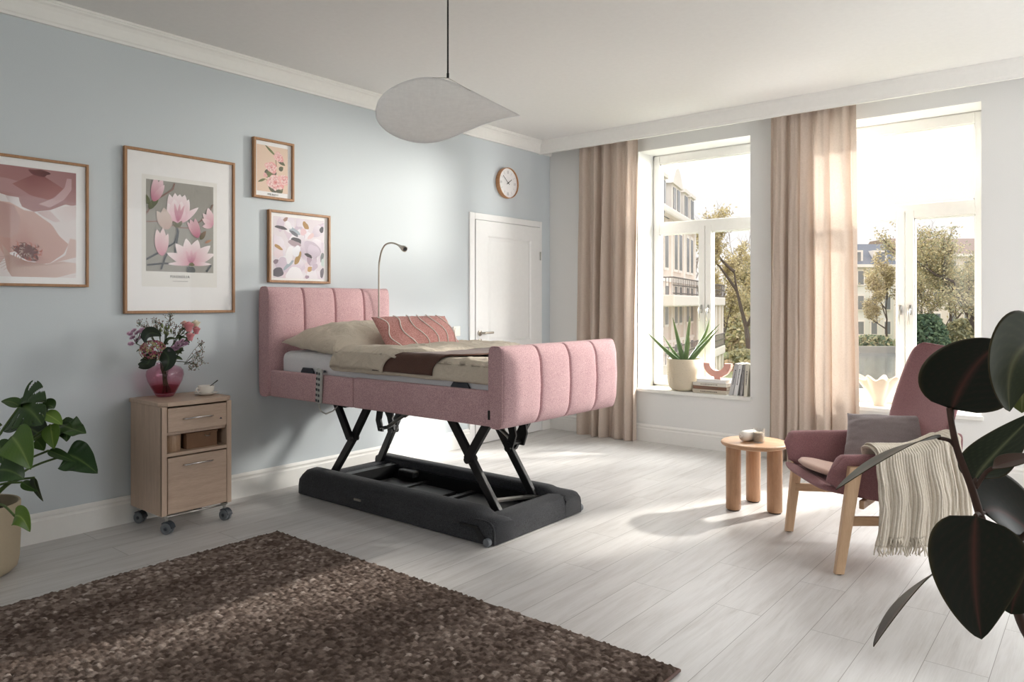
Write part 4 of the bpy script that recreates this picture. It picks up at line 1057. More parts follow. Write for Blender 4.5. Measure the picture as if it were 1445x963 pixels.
# ================================================================== PICTURES
def art_poly(bm, ly, pts, cols, z):
    """flat petal: pts outline, cols (r,g,b) per vertex; first vertex is the fan centre"""
    vs = []
    for p, c in zip(pts, cols):
        v = bm.verts.new((p[0], p[1], z)); v[ly] = (c[0], c[1], c[2], 1); vs.append(v)
    bm.faces.new(vs)
class Art:
    def __init__(s, w, h, bg):
        s.w, s.h = w, h; s.bm = NB(); s.ly = s.bm.verts.layers.float_color.new('Col'); s.z = .0004
        art_poly(s.bm, s.ly, [(-w/2, -h/2), (w/2, -h/2), (w/2, h/2), (-w/2, h/2)], [bg]*4, 0)
    def poly(s, pts, c0, c1=None):
        s.z += .0000028; W, H = s.w/2, s.h/2
        # clip outline to the sheet
        def clip(P, ax, lim, sg):
            out = []
            for i in range(len(P)):
                a, b2 = P[i], P[(i+1) % len(P)]; ia, ib = sg*(a[ax]-lim) <= 0, sg*(b2[ax]-lim) <= 0
                if ia: out.append(a)
                if ia != ib:
                    t = (lim-a[ax])/(b2[ax]-a[ax]); out.append((a[0]+(b2[0]-a[0])*t, a[1]+(b2[1]-a[1])*t))
            return out
        P = list(pts); x0 = pts[0]
        for ax, lim, sg in ((0, W, 1), (0, -W, -1), (1, H, 1), (1, -H, -1)):
            if P: P = clip(P, ax, lim, sg)
        if len(P) < 3: return
        c1 = c1 or c0; L = max(math.hypot(p[0]-x0[0], p[1]-x0[1]) for p in pts) or 1
        cx, cy = sum(p[0] for p in P)/len(P), sum(p[1] for p in P)/len(P)
        Q = P
        def cc(p):
            t = min(1, math.hypot(p[0]-x0[0], p[1]-x0[1])/L); return [c0[k]*(1-t)+c1[k]*t for k in range(3)]
        art_poly(s.bm, s.ly, Q, [cc(p) for p in Q], s.z)
    def petal(s, x, y, ang, l, wd, c0, c1, pw=.8, bend=0, n=14):
        a = math.radians(ang); ca, sa = math.cos(a), math.sin(a); L, R = [], []
        for i in range(n+1):
            t = i/n; ww = wd*math.sin(PI*t**pw)**.75*(1 if t < .999 else 0); u = l*t; o = bend*l*t*t
            L.append((x+ca*u-sa*(ww+o), y+sa*u+ca*(ww+o))); R.append((x+ca*u-sa*(-ww+o), y+sa*u+ca*(-ww+o)))
        s.poly(L+R[::-1][1:-1], c0, c1)
    def line(s, pts, wd, c0, c1=None):
        for a, b2 in zip(pts, pts[1:]):
            dx, dy = b2[0]-a[0], b2[1]-a[1]; l = math.hypot(dx, dy) or 1; nx, ny = -dy/l*wd, dx/l*wd
            s.poly([(a[0]+nx, a[1]+ny), (b2[0]+nx*.9, b2[1]+ny*.9), (b2[0]-nx*.9, b2[1]-ny*.9), (a[0]-nx, a[1]-ny)], c0, c1)
    def blob(s, x, y, rx, ry, ang, c0, c1, seed=0, n=22, rough=.18):
        r = random.Random(seed); ph = [r.uniform(0, 6) for _ in range(3)]; a0 = math.radians(ang); P = []
        for i in range(n):
            a = 2*PI*i/n; k = 1+rough*(math.sin(2*a+ph[0])*.6+math.sin(3*a+ph[1])*.6+math.sin(5*a+ph[2])*.4)
            u, v = rx*k*math.cos(a), ry*k*math.sin(a); P.append((x+u*math.cos(a0)-v*math.sin(a0), y+u*math.sin(a0)+v*math.cos(a0)))
        s.poly(P, c0, c1)
def s3(r, g, b): return srgb(r, g, b)[:3]
def picture(label, y0, y1, z0, z1, art, ac, fw=.016, fd=.026, under=None, sy=1.0):
    """ac: (centre y, centre z) of the sheet; art built in its own plane, x to the right, y up"""
    t = thing('framed_picture', label, 'picture', (0, (y0+y1)/2, (z0+z1)/2), 0, 'framed flower pictures on the blue wall')
    bm = NB()
    for (a, b2, c, d) in ((y0, y0+fw, z0, z1), (y1-fw, y1, z0, z1), (y0+fw, y1-fw, z0, z0+fw), (y0+fw, y1-fw, z1-fw, z1)): box(bm, .002, fd, a, b2, c, d, .002)
    obj('frame', bm, FRAMEW, t, world=True)
    obj('mat_board', box(NB(), .004, .014, y0+fw-.003, y1-fw+.003, z0+fw-.003, z1-fw+.003), PAPER, t, world=True)
    M = axes((.0146, ac[0], ac[1]), (0, 1, 0), (0, 0, 1), (1, 0, 0))
    if under:
        bm = NB(); box(bm, .0138, .0144, *under); obj('backing_sheet', bm, plain('ivory_paper', srgb(236, 234, 230), .8), t, world=True)
    for v in art.bm.verts: v.co = M @ Vector((v.co.x, v.co.y*sy, v.co.z))
    obj('print', art.bm, PRINT, t, world=True)
    obj('glazing', box(NB(), .0195, .0205, y0+fw-.002, y1-fw+.002, z0+fw-.002, z1-fw+.002), GLAZE, t, world=True)
    return t
GLAZE = thin_glass('picture_glass', (1, 1, 1, 1), .010)
INK = plain('print_ink', srgb(70, 68, 68), .7)
# --- large magnolia print
ar = Art(.412, .575, s3(160, 157, 150))
r = random.Random(2)
for i in range(900):
    x, y = r.uniform(-.206, .206), r.uniform(-.2875, .2875); k = r.uniform(-1, 1); g = 160+18*k; ar.blob(x, y, r.uniform(.001, .004), r.uniform(.001, .003), r.uniform(0, 180), s3(g, g-2, g-8), s3(g, g-2, g-8), i, 6)
STM, STD, PK, PK2, WH, GRNL = s3(104, 96, 92), s3(84, 88, 92), s3(206, 140, 160), s3(180, 96, 124), s3(246, 238, 238), s3(78, 84, 56)
ar.line([(-.206, -.215), (-.12, -.16), (-.04, -.10), (-.015, -.02)], .006, STD); ar.line([(-.12, -.275), (-.10, -.21), (-.085, -.17)], .006, STD); ar.line([(-.2, -.25), (-.10, -.235), (-.04, -.24), (.03, -.235)], .006, STD)
ar.line([(-.04, -.215), (-.035, -.15), (-.02, -.05), (-.025, .02)], .006, STD); ar.line([(-.206, .07), (-.17, .13), (-.14, .17), (-.05, .24), (-.04, .28)], .005, s3(140, 112, 104)); ar.line([(.06, .01), (.12, .05), (.18, .12), (.2, .17)], .004, s3(140, 112, 104))
ar.line([(.16, -.28), (.19, -.235)], .006, STD); ar.line([(-.206, .02), (-.12, .03), (-.02, .0), (.10, .0), (.14, -.05)], .004, s3(150, 124, 116))
for x, y, an, l, w in ((-.19, .10, 60, .08, .018), (-.19, .13, 120, .09, .02), (-.165, .12, 75, .10, .018)): ar.petal(x, y, an, l, w, GRNL, s3(116, 120, 84))
for an, l, w in ((70, .16, .026), (84, .17, .022), (60, .13, .02)): ar.petal(-.165, .15, an, l, w, PK2, s3(236, 212, 218))
# main bloom
for an, l, w, b2 in ((38, .17, .022, .05), (58, .17, .034, .15), (74, .19, .04, .05), (112, .185, .036, -.1), (128, .13, .036, -.2), (98, .19, .038, -.05), (86, .185, .046, 0), (104, .15, .04, -.1), (72, .14, .034, .15)): ar.petal(-.02, .03, an, l, w, s3(212, 150, 170), s3(248, 238, 240), .72, b2)
for an in (100, 84, 70): ar.petal(-.02, .035, an, .12, .010, PK2, s3(226, 186, 198))
ar.petal(-.02, .0, 60, .05, .012, GRNL, s3(120, 110, 90)); ar.petal(-.02, .0, 130, .05, .012, GRNL, s3(120, 110, 90))
for an, l, w in ((100, .14, .035), (120, .13, .03)): ar.petal(-.08, -.02, an, l, w, s3(196, 168, 160), s3(214, 200, 192))
for an, l, w in ((112, .13, .02), (98, .13, .022), (124, .12, .018)): ar.petal(.105, -.06, an, l, w, PK2, s3(226, 190, 198))
ar.petal(.12, -.07, 60, .07, .014, GRNL, s3(140, 110, 90)); ar.petal(.15, -.09, 30, .05, .008, s3(170, 120, 96), s3(190, 150, 120))
for an, l, w in ((100, .17, .028), (88, .18, .026), (76, .15, .02)): ar.petal(-.115, -.19, an, l, w, PK, s3(244, 226, 226))
for an, l, w, b2 in ((150, .16, .03, .1), (120, .16, .036, .1), (100, .17, .036, 0), (75, .17, .04, 0), (52, .18, .034, -.1), (32, .17, .028, -.1), (176, .14, .014, .1), (8, .13, .014, -.1)): ar.petal(.06, -.235, an, l, w, PK, WH, .8, b2)
for an in (110, 88, 66): ar.petal(.06, -.23, an, .09, .012, PK2, s3(232, 196, 206))
ar.blob(.065, -.235, .016, .012, 0, s3(120, 116, 80), s3(90, 84, 60), 3); ar.blob(.06, -.275, .024, .03, 0, s3(96, 100, 98), s3(84, 88, 88), 4)
for an, l, w in ((130, .10, .02), (105, .12, .026), (150, .08, .02), (190, .07, .018)): ar.petal(.20, .03, an, l, w, PK, s3(240, 220, 222))

def ptext(t, body, w, h, y, z):
    o = text('lettering', body, .03, Matrix.Identity(4), INK, t, space=1.3)
    xs = [v.co.x for v in o.data.vertices]; ys = [v.co.y for v in o.data.vertices]
    cx, cy = (max(xs)+min(xs))/2, (max(ys)+min(ys))/2; kx, ky = w/(max(xs)-min(xs)), h/(max(ys)-min(ys))
    l = MW[t].translation
    o.data.transform(axes((.0153, y-l.y, z-l.z), (0, 1, 0), (0, 0, 1), (1, 0, 0)) @ Matrix.Diagonal((kx, ky, .4, 1)) @ Matrix.Translation((-cx, -cy, 0)))
def marks(t, w, h, y, z, n, seed, col=INK):
    bm = NB(); r = random.Random(seed); p = y-w/2
    while p < y+w/2:
        k = r.uniform(.3, .7)*w/n; box(bm, .0149, .0152, p, p+k, z-h/2, z+h/2*r.uniform(.4, 1)); p += w/n
    obj('small_print', bm, col, t, world=True)
p1 = picture('largest framed print, magnolia branches on grey with MAGNOLIA lettering', -4.100, -3.423, 1.19, 2.143, ar, (-3.77, 1.704), under=(-4.0, -3.54, 1.347, 1.998), sy=.535/.575)
ptext(p1, 'MAGNOLIA', .118, .0165, -3.775, 1.4085); marks(p1, .085, .005, -3.775, 1.381, 14, 3, plain('pale_ink', srgb(150, 148, 146), .7))
# --- small peony print
ar = Art(.234, .305, s3(228, 203, 184)); LG, DG = s3(126, 136, 92), s3(88, 84, 82)
ar.line([(.02, .10), (.03, .02), (.0, -.02), (.02, -.10)], .003, s3(150, 130, 100)); ar.line([(-.06, -.07), (.02, -.10)], .002, s3(150, 130, 100))
for x, y, an, l, w, c in ((.02, .095, 142, .10, .008, LG), (.04, .07, -30, .065, .014, DG), (-.055, -.07, 205, .06, .008, LG), (-.06, -.03, 35, .05, .012, DG), (-.035, -.05, 60, .06, .018, LG), (-.03, -.06, 110, .04, .02, LG), (.05, .0, 40, .04, .016, DG), (.03, -.02, 200, .04, .014, DG), (.06, -.09, -70, .05, .011, DG), (-.01, -.148, 30, .07, .022, DG), (.02, -.145, 150, .06, .018, DG), (.03, -.148, 10, .05, .016, DG)): ar.petal(x, y, an, l, w, c, s3(110, 112, 84))
r = random.Random(9)
def peony(x, y, rad, n):
    ar.blob(x, y, rad, rad*.9, 0, s3(226, 150, 150), s3(236, 190, 186), n)
    for k in range(n):
        an = r.uniform(0, 360); d = rad*r.uniform(.0, .65); a = math.radians(an)
        ar.petal(x+d*math.cos(a), y+d*math.sin(a)*.9, an+r.uniform(-40, 40), rad*r.uniform(.3, .55), rad*.16, r.choice((s3(190, 70, 76), s3(214, 110, 112))), s3(250, 232, 228))
peony(.045, .088, .036, 34); peony(-.01, .012, .042, 40); peony(.022, -.085, .058, 80); peony(.085, -.06, .04, 36); peony(-.055, -.045, .016, 10)
p2 = picture('smallest framed print, pink peony spray on a beige ground', -3.293, -2.987, 1.942, 2.336, ar, (-3.147, 2.142), fd=.03)
marks(p2, .075, .009, -3.147, 1.975, 9, 5); marks(p2, .04, .003, -3.147, 1.966, 9, 6)
# --- square abstract petals print
ar = Art(.407, .415, s3(226, 218, 224)); r = random.Random(12)
pal = [s3(222, 210, 222), s3(236, 232, 238), s3(206, 192, 206), s3(240, 238, 242), s3(214, 200, 214), s3(230, 214, 220)]
for k in range(46): ar.blob(r.uniform(-.2, .2), r.uniform(-.2, .2), r.uniform(.03, .075), r.uniform(.02, .05), r.uniform(0, 180), r.choice(pal), r.choice(pal), k)
def sq(x, y, l, w, an, c, seed=0, c2=None): ar.blob((x-450)/520*.407, (510-y)/640*.415, l, w, an, s3(*c), s3(*(c2 or c)), seed, 20, .12)
sq(585, 510, .07, .055, -40, (186, 172, 186), 1, (206, 194, 208)); sq(600, 530, .055, .042, -40, (212, 200, 214), 2); sq(265, 305, .045, .012, -8, (92, 88, 94), 3); sq(400, 330, .045, .018, -25, (170, 180, 190), 4); sq(395, 355, .04, .012, -25, (118, 120, 128), 5)
sq(420, 430, .045, .020, -15, (92, 90, 94), 6); sq(400, 460, .05, .02, -10, (176, 158, 166), 7); sq(515, 260, .03, .02, -50, (176, 140, 96), 8); sq(240, 510, .034, .012, -25, (172, 136, 90), 9); sq(435, 615, .018, .05, -30, (172, 140, 92), 10); sq(560, 725, .022, .018, 40, (196, 160, 110), 11)
sq(545, 580, .032, .013, -20, (84, 78, 82), 12); sq(235, 770, .042, .034, 10, (100, 96, 104), 13); sq(685, 290, .016, .024, -10, (96, 94, 100), 14); sq(690, 590, .014, .034, -10, (140, 144, 146), 15); sq(700, 650, .016, .03, 0, (206, 218, 216), 16); sq(690, 760, .016, .036, -15, (120, 114, 124), 17)
sq(340, 690, .05, .014, 40, (166, 176, 188), 18); sq(350, 580, .03, .06, -15, (240, 238, 242), 19); sq(420, 540, .03, .04, -20, (238, 238, 244), 20); sq(560, 640, .03, .024, -60, (180, 160, 176), 21); sq(600, 640, .02, .035, -40, (206, 192, 206), 22); sq(610, 700, .02, .03, -40, (200, 184, 200), 23)
sq(490, 330, .028, .022, 60, (226, 198, 204), 24); sq(570, 370, .03, .016, 40, (226, 200, 202), 25); sq(215, 660, .022, .014, 30, (146, 128, 140), 26); sq(400, 790, .07, .05, 20, (240, 238, 242), 27); sq(530, 810, .016, .012, 0, (170, 150, 166), 28); sq(310, 215, .012, .02, -60, (170, 140, 130), 29); sq(340, 270, .032, .018, -40, (240, 238, 242), 30)
picture('square framed print of abstract lilac and grey petals above the headboard', -3.181, -2.687, 1.388, 1.873, ar, (-2.9385, 1.626), fd=.03)
# --- large poppy photograph, cut by the edge of the view
ar = Art(.82, .565, s3(232, 224, 224))
def lp_(pts): return [(.06+x*.000745, .2825-(y-160)*.000838) for x, y in pts]
A_, B_ = s3(146, 96, 96), s3(196, 158, 158)
ar.poly(lp_([(60, 470), (-420, 300), (-420, 900), (-100, 900), (40, 700)]), s3(206, 170, 164), s3(226, 206, 204))
ar.poly(lp_([(250, 130), (470, 130), (470, 365), (440, 372), (400, 366), (360, 385), (300, 412), (200, 430), (130, 405), (108, 362), (60, 350), (-60, 320), (-420, 260), (-420, 130)]), A_, B_)
ar.poly(lp_([(200, 170), (260, 235), (100, 250), (40, 240), (-420, 220), (-420, 150), (0, 150)]), s3(160, 112, 112), s3(186, 140, 140)); ar.poly(lp_([(230, 185), (390, 270), (300, 350), (180, 330), (70, 270), (180, 210)]), s3(128, 74, 74), s3(168, 116, 114))
ar.poly(lp_([(410, 200), (395, 260), (330, 330), (230, 380), (300, 395), (390, 340), (440, 270), (440, 200)]), s3(196, 160, 164), s3(206, 176, 178)); ar.blob(.235, .262, .05, .016, -5, s3(92, 50, 52), s3(120, 70, 70), 2)
ar.poly(lp_([(220, 430), (300, 415), (370, 480), (330, 485), (260, 455)]), s3(210, 186, 186), s3(224, 208, 208)); ar.poly(lp_([(440, 370), (470, 372), (470, 450), (400, 485), (380, 470), (330, 400)]), s3(218, 200, 200), s3(232, 222, 222)); ar.poly(lp_([(30, 345), (110, 350), (120, 420), (60, 400)]), s3(210, 196, 196), s3(236, 230, 232))
C_, D_ = s3(190, 142, 132), s3(216, 186, 178)
ar.poly(lp_([(160, 660), (20, 700), (-60, 560), (-20, 380), (60, 385), (140, 425), (200, 430), (260, 470), (310, 500), (360, 570), (420, 620), (390, 680), (300, 745), (220, 755)]), C_, D_)
ar.poly(lp_([(0, 385), (80, 400), (118, 470), (110, 560), (60, 600), (20, 600), (-100, 500), (-100, 380)]), s3(186, 148, 144), s3(202, 168, 162))
for k in range(16): a = math.radians(5+k*9); ar.line([(.175+.03*math.cos(a), -.14+.03*math.sin(a)), (.175+(.13+.05*math.sin(a*1.3))*math.cos(a), -.14+.19*math.sin(a))], .0008, s3(178, 128, 118), s3(206, 172, 162))
ar.poly(lp_([(160, 740), (60, 700), (10, 640), (40, 790), (70, 838), (330, 838), (470, 800), (470, 740), (380, 730), (280, 752)]), s3(170, 128, 112), s3(226, 206, 200)); ar.poly(lp_([(300, 750), (470, 700), (470, 590), (430, 580), (400, 690)]), s3(206, 176, 168), s3(220, 196, 190))
for k in range(22): a = math.radians(190+k*7.5); ar.line([(.17+.05*math.cos(a), -.17+.03*math.sin(a)), (.17+.14*math.cos(a), -.17+.11*math.sin(a))], .0008, s3(130, 84, 74), s3(206, 176, 166))
r = random.Random(6); ar.blob(.178, -.155, .062, .036, -15, s3(88, 46, 44), s3(120, 70, 64), 5)
for k in range(75):
    a = r.uniform(0, 2*PI); d = r.uniform(.1, 1)**.7; x_, y_ = .178+.066*d*math.cos(a), -.150+.042*d*math.sin(a); l_ = r.uniform(.010, .022); an_ = a+r.uniform(-.9, .9); ar.line([(x_, y_), (x_+l_*.5*math.cos(an_), y_+l_*.5*math.sin(an_)+.002), (x_+l_*math.cos(an_+.5), y_+l_*math.sin(an_+.5))], .0016, *((s3(212, 120, 100), s3(150, 66, 56)) if d > .5 and r.random() < .65 else (s3(216, 190, 178), s3(150, 116, 108)) if r.random() < .6 else (s3(104, 58, 52), s3(84, 44, 42))))
for k in range(0):
    ar.blob(.178+.068*d*math.cos(a)+.01*math.sin(a), -.15+.046*d*math.sin(a)-.012*math.cos(a), r.uniform(.003, .007), r.uniform(.001, .003), r.uniform(0, 180), *( (s3(206, 116, 98), s3(150, 70, 62)) if d > .5 and r.random() < .6 else (s3(196, 160, 150), s3(110, 76, 72))), k, 7)
picture('framed photograph of dusky pink poppies, cut off at the far end of the wall', -4.286-.90, -4.286, 1.337, 2.005, ar, (-4.757, 1.668), fw=.014)

# ================================================================== CLOCK
ck_ = thing('wall_clock', 'round white wall clock with an oak rim above the door', 'clock', (0, -.698, 2.36))
MX = axes((0, 0, 0), (0, 1, 0), (0, 0, 1), (1, 0, 0))
bm = NB(); lathe(bm, [(.13, .002), (.140, .002), (.1415, .006), (.1415, .044), (.140, .047), (.1365, .047), (.1355, .044), (.1355, .030), (.13, .030)], 72, (0, 0, 0), MX); obj('rim', bm, wood('clock_oak', srgb(176, 122, 80), srgb(206, 156, 112), 'x', 9), ck_, True, auto=35)
bm = NB(); lathe(bm, [(.001, .028), (.1356, .028), (.1356, .031), (.001, .031)], 72, (0, 0, 0), MX, cap=False); fc = obj('dial', bm, PAPER, ck_)
bm = NB()
for k in range(12):
    a = math.radians(30*k); q = k % 3 == 0; c, s_ = math.sin(a), math.cos(a)
    for off in ((-.008, 0, .008) if q else (0,)):
        p0 = Vector((.0315, .085*c+off*s_*1, .085*s_-off*c)); p1_ = Vector((.0315, .115*c+off*s_, .115*s_-off*c)); bar(bm, p0, p1_, .0022 if q else .0014, .0006, up=(1, 0, 0))
obj('hour_mark', bm, plain('clock_grey', srgb(150, 150, 150), .6), fc)
for nm, an, l, w, z in (('hour_hand', 60-5, .062, .0055, .034), ('minute_hand', -51, .098, .0045, .0365)):
    a = math.radians(an); bm = NB(); d = Vector((0, math.sin(a), math.cos(a))); bar(bm, Vector((z, 0, 0))-d*.022, Vector((z, 0, 0))+d*l, w, .0012, up=(1, 0, 0)); lathe(bm, [(.006, z-.002), (.006, z+.001)], 16, (0, 0, 0), MX); obj(nm, bm, BLACKP, ck_)
bm = NB(); lathe(bm, [(.001, .0425), (.1356, .0425), (.1356, .0435), (.001, .0435)], 60, (0, 0, 0), MX, cap=False); obj('glass_cover', bm, GLAZE, ck_)

# ================================================================== PENDANT
PC = at(632, 110, 3.55)
pd = thing('pendant_lamp', 'white curved membrane pendant lamp hanging from the ceiling', 'lamp', (PC.x, PC.y, 2.835))
PAPERL = cloth_trans('lamp_membrane', srgb(240, 240, 240), srgb(248, 248, 248), .72, 60)
# sheet: teardrop outline, twisted like a leaf; control points in the picture's depth
def psh(u, v):
    # u: 0 broad end -> 1 pointed end ; v across -1..1
    sgm = 2*v-1
    c = Vector(at(527+206*u, 160+0*u, 3.55)); c += FW*(.05*math.sin(PI*u)-.12*(u-.5))
    hw = .185*math.sqrt(max(0, 1-(1-min(1, u/.42))**2)) if u < .42 else .185*(1-((u-.42)/.58)**1.7*.995)
    tilt = math.radians(74-34*smooth((u-.25)/.75))
    up = Vector((0, 0, 1))*math.sin(tilt)+(-FW)*(-math.cos(tilt))
    lift = Vector((0, 0, 1))*(.028-.035*u-.02*(u**2))
    cur = -FW*(.05*(sgm**2-.4)*(1-.3*u))+Vector((0, 0, 1))*(.03*sgm*sgm*u*1.5)
    return c+up*(hw*sgm)+lift+cur*(hw/.2)
bm = NB(); grid(bm, psh, 60, 28); obj('shade', bm, PAPERL, pd, True, world=True, solid=.003)
rim = [psh(i/80, 1) for i in range(81)]+[psh(1-i/80, 0) for i in range(81)]
bm = NB(); tube(bm, rim, .0028, 6); obj('rim_wire', bm, plain('lamp_rim', srgb(236, 236, 236), .5), pd, True, world=True)
bm = NB(); tube(bm, [PC+Vector((0, 0, .0)), Vector((PC.x, PC.y, 2.83))], .0042, 8); tube(bm, [PC, PC+Vector((0, 0, .022))], .0062, 10); obj('cord', bm, BLACKP, pd, True, world=True)
q1, q2_ = psh(.39, 1), psh(.66, 1)
bm = NB(); tube(bm, [PC, q1], .0016, 6); tube(bm, [PC, q2_], .0016, 6); obj('suspension_wire', bm, STEEL, pd, True, world=True)
bm = NB(); lathe(bm, [(.05, -.025), (.055, -.02), (.055, -.001)], 30, (PC.x, PC.y, 2.835)); obj('ceiling_rose', bm, WHITEC, pd, True, world=True, auto=40)

# ================================================================== PLANTS
def leafm(bm, base, mid, tip, nrm, width, pw=.8, cup=.15, col=(40, 60, 25), mcol=(90, 110, 60), nt=18, ns=10, notch=None, wave=0, edge=None, seed=0, under=None):
    """leaf blade on a bent midrib; nrm = rough facing direction"""
    ly = bm.verts.layers.float_color.get('Col') or bm.verts.layers.float_color.new('Col')
    base, mid, tip, nrm = Vector(base), Vector(mid), Vector(tip), Vector(nrm)
    P_ = [base*(1-t)*(1-t)+(2*mid-.5*base-.5*tip)*2*t*(1-t)+tip*t*t for t in [i/nt for i in range(nt+1)]]
    V = []; k0, k1 = srgb(*col)[:3], srgb(*mcol)[:3]; ke = srgb(*(edge or col))[:3]
    for i in range(nt+1):
        t = i/nt; d = (P_[min(i+1, nt)]-P_[max(i-1, 0)]).normalized(); s = d.cross(nrm).normalized(); n = s.cross(d).normalized()
        w = width/2*(math.sin(PI*min(1, max(0, t))**pw)**.75 if 0 < t < 1 else .002)
        row = []
        for j in range(2*ns+1):
            a = (j-ns)/ns
            p = P_[i]+s*(w*a)+n*(cup*w*(abs(a)**1.5)+wave*w*math.sin(t*17+seed+a*2)*abs(a))
            v = bm.verts.new(p); m = math.exp(-(a/.07)**2); vein = .12*math.exp(-((((t-.35*abs(a))*9) % 1-.5)/.12)**2)*(abs(a) > .05)
            f = min(1, m+vein); e = smooth((abs(a)-.9)/.1)
            v[ly] = tuple((k0[q]*(1-f)+k1[q]*f)*(1-e)+ke[q]*e for q in range(3))+(1,)
            row.append(v)
        V.append(row)
    for i in range(nt):
        for j in range(2*ns):
            a = (j+.5-ns)/ns; t = (i+.5)/nt
            if notch and notch(t, a): continue
            bm.faces.new((V[i][j], V[i+1][j], V[i+1][j+1], V[i][j+1]))
    return bm
def mono_notch(t, a):
    if abs(a) < .30: return False
    k = ((t-.34*abs(a)+.02)*3.8) % 1
    return .42 < k < .42+.40*(abs(a)-.16) and .10 < t < .88
# ---- monstera at the left edge
MC = (.31, -4.895)
mo = thing('monstera_plant', 'green monstera plant growing in the big beige pot at the left edge', 'plant', (MC[0], MC[1], .26))
mp_ = thing('plant_pot', 'big beige clay pot holding the monstera on the floor', 'pot', (MC[0], MC[1], 0))
CLAY = plain('beige_clay', srgb(178, 164, 140), .85, nscale=60, nstr=.25)
bm = NB(); lathe(bm, [(.001, .001), (.13, .001), (.155, .008), (.178, .03), (.186, .07), (.190, .16), (.191, .325), (.188, .330), (.182, .327), (.180, .27), (.001, .27)], 72, cap=False); obj('body', bm, CLAY, mp_, True, auto=40)
bm = NB(); grid(bm, lambda u, v: Vector((.178*v*math.cos(2*PI*u), .178*v*math.sin(2*PI*u), .276+.008*nz(v*3*math.cos(2*PI*u), v*3*math.sin(2*PI*u), 3, 3))), 40, 14, cu=True); obj('soil', bm, plain('potting_soil', srgb(58, 48, 42), 1, nscale=90, nstr=.8), mp_)
def zx(x, y, d): return at(x/3.4375, 540+y/3.4375, d)
TC = -FW
stems = []
def mleaf(b_, m_, t_, w, nrm, col=(52, 78, 36), mcol=(96, 120, 66), notch=None, d=(3.3, 3.3, 3.3), pw=.7, cup=.18, wave=0, stem=True, nt=22):
    bm = NB(); B_, M_, T_ = zx(*b_, d[0]), zx(*m_, d[1]), zx(*t_, d[2])
    leafm(bm, B_, M_, T_, nrm, w, pw, cup, col, mcol, nt, 14, notch, wave, seed=b_[0])
    lf = obj('leaf', bm, LEAF, mo, True, world=True, solid=.0012)
    if stem:
        root = Vector((MC[0], MC[1], .27))+Vector((rnd.uniform(-.05, .05), rnd.uniform(-.05, .05), 0)); mid = root.lerp(B_, .55)+Vector((0, 0, .05))
        bm = NB(); tube(bm, spline([root, mid, B_], 8), [.0062]*9+[.005]*8, 8); o = obj('stem', bm, plain('green_stem', srgb(86, 108, 56), .5), mo, True, world=True)
UPL = Vector((0, 0, 1)); RTV = RT
mleaf((98, 112), (150, 140), (205, 206), .25, TC*.9+UPL*.35-RTV*.1, notch=mono_notch, pw=.5, d=(3.30, 3.26, 3.24), nt=40)
mleaf((98, 120), (130, 88), (222, 96), .09, TC*.4+UPL*.9, stem=False, pw=.7)
mleaf((95, 118), (55, 95), (5, 92), .06, TC*.5+UPL*.8, stem=False, col=(64, 92, 44), pw=.7)
mleaf((285, 200), (340, 222), (418, 248), .11, TC*.55+UPL*.8, wave=.25, d=(3.35, 3.32, 3.30))
mleaf((290, 205), (320, 240), (322, 288), .07, TC*.8+UPL*.4, stem=False, d=(3.35, 3.32, 3.3))
mleaf((322, 352), (385, 375), (474, 442), .155, TC*.7+UPL*.6-RTV*.1, wave=.08, col=(46, 72, 40), d=(3.36, 3.34, 3.3), pw=.55)
mleaf((236, 330), (290, 352), (372, 388), .05, TC*.6+UPL*.7, col=(58, 84, 44), d=(3.36, 3.35, 3.33))
mleaf((58, 265), (100, 320), (150, 424), .16, TC*.9+UPL*.35, col=(84, 116, 48), mcol=(132, 156, 84), pw=.5, d=(3.2, 3.16, 3.14))
mleaf((-8, 425), (55, 432), (116, 468), .12, TC*.75+UPL*.6, col=(48, 74, 36), pw=.6, d=(3.15, 3.14, 3.14))
mleaf((166, 462), (176, 510), (210, 578), .05, TC*.8-RTV*.3, col=(38, 50, 24), pw=.6)
mleaf((106, 484), (140, 505), (182, 528), .045, TC*.7+UPL*.6, col=(60, 88, 40))
mleaf((72, 648), (108, 660), (146, 726), .085, TC*.85+UPL*.4, col=(96, 128, 44), mcol=(150, 170, 90), d=(3.08, 3.06, 3.05), pw=.5)
mleaf((112, 212), (165, 235), (228, 276), .13, TC*.6+UPL*.7, col=(42, 62, 34), d=(3.4, 3.38, 3.36))
mleaf((246, 205), (252, 255), (262, 322), .085, TC*.9+UPL*.2, col=(88, 118, 44), mcol=(140, 160, 80), d=(3.3, 3.28, 3.27))
mleaf((112, 208), (65, 215), (14, 236), .085, TC*.6+UPL*.7, col=(44, 66, 34))
mleaf((172, 280), (195, 300), (214, 332), .06, TC*.8+UPL*.4, col=(70, 98, 44), stem=False, d=(3.34,)*3)
mleaf((216, 138), (240, 112), (262, 128), .075, TC*.7+UPL*.6, col=(54, 78, 38))
mleaf((212, 150), (255, 170), (302, 205), .07, TC*.5+UPL*.85, col=(92, 122, 46), mcol=(140, 160, 80), stem=False, d=(3.28,)*3)
mleaf((-15, 290), (5, 330), (18, 400), .10, TC*.8+UPL*.4, col=(54, 82, 38), d=(3.2,)*3)
mleaf((30, 330), (50, 360), (84, 400), .07, TC*.8+UPL*.4, col=(66, 96, 40), d=(3.3,)*3)
mleaf((-70, 300), (-110, 260), (-160, 330), .18, TC*.5+UPL*.8, notch=mono_notch, pw=.55, d=(3.3,)*3)
mleaf((-60, 420), (-120, 430), (-170, 500), .16, TC*.5+UPL*.8, notch=mono_notch, pw=.55, d=(3.2,)*3)
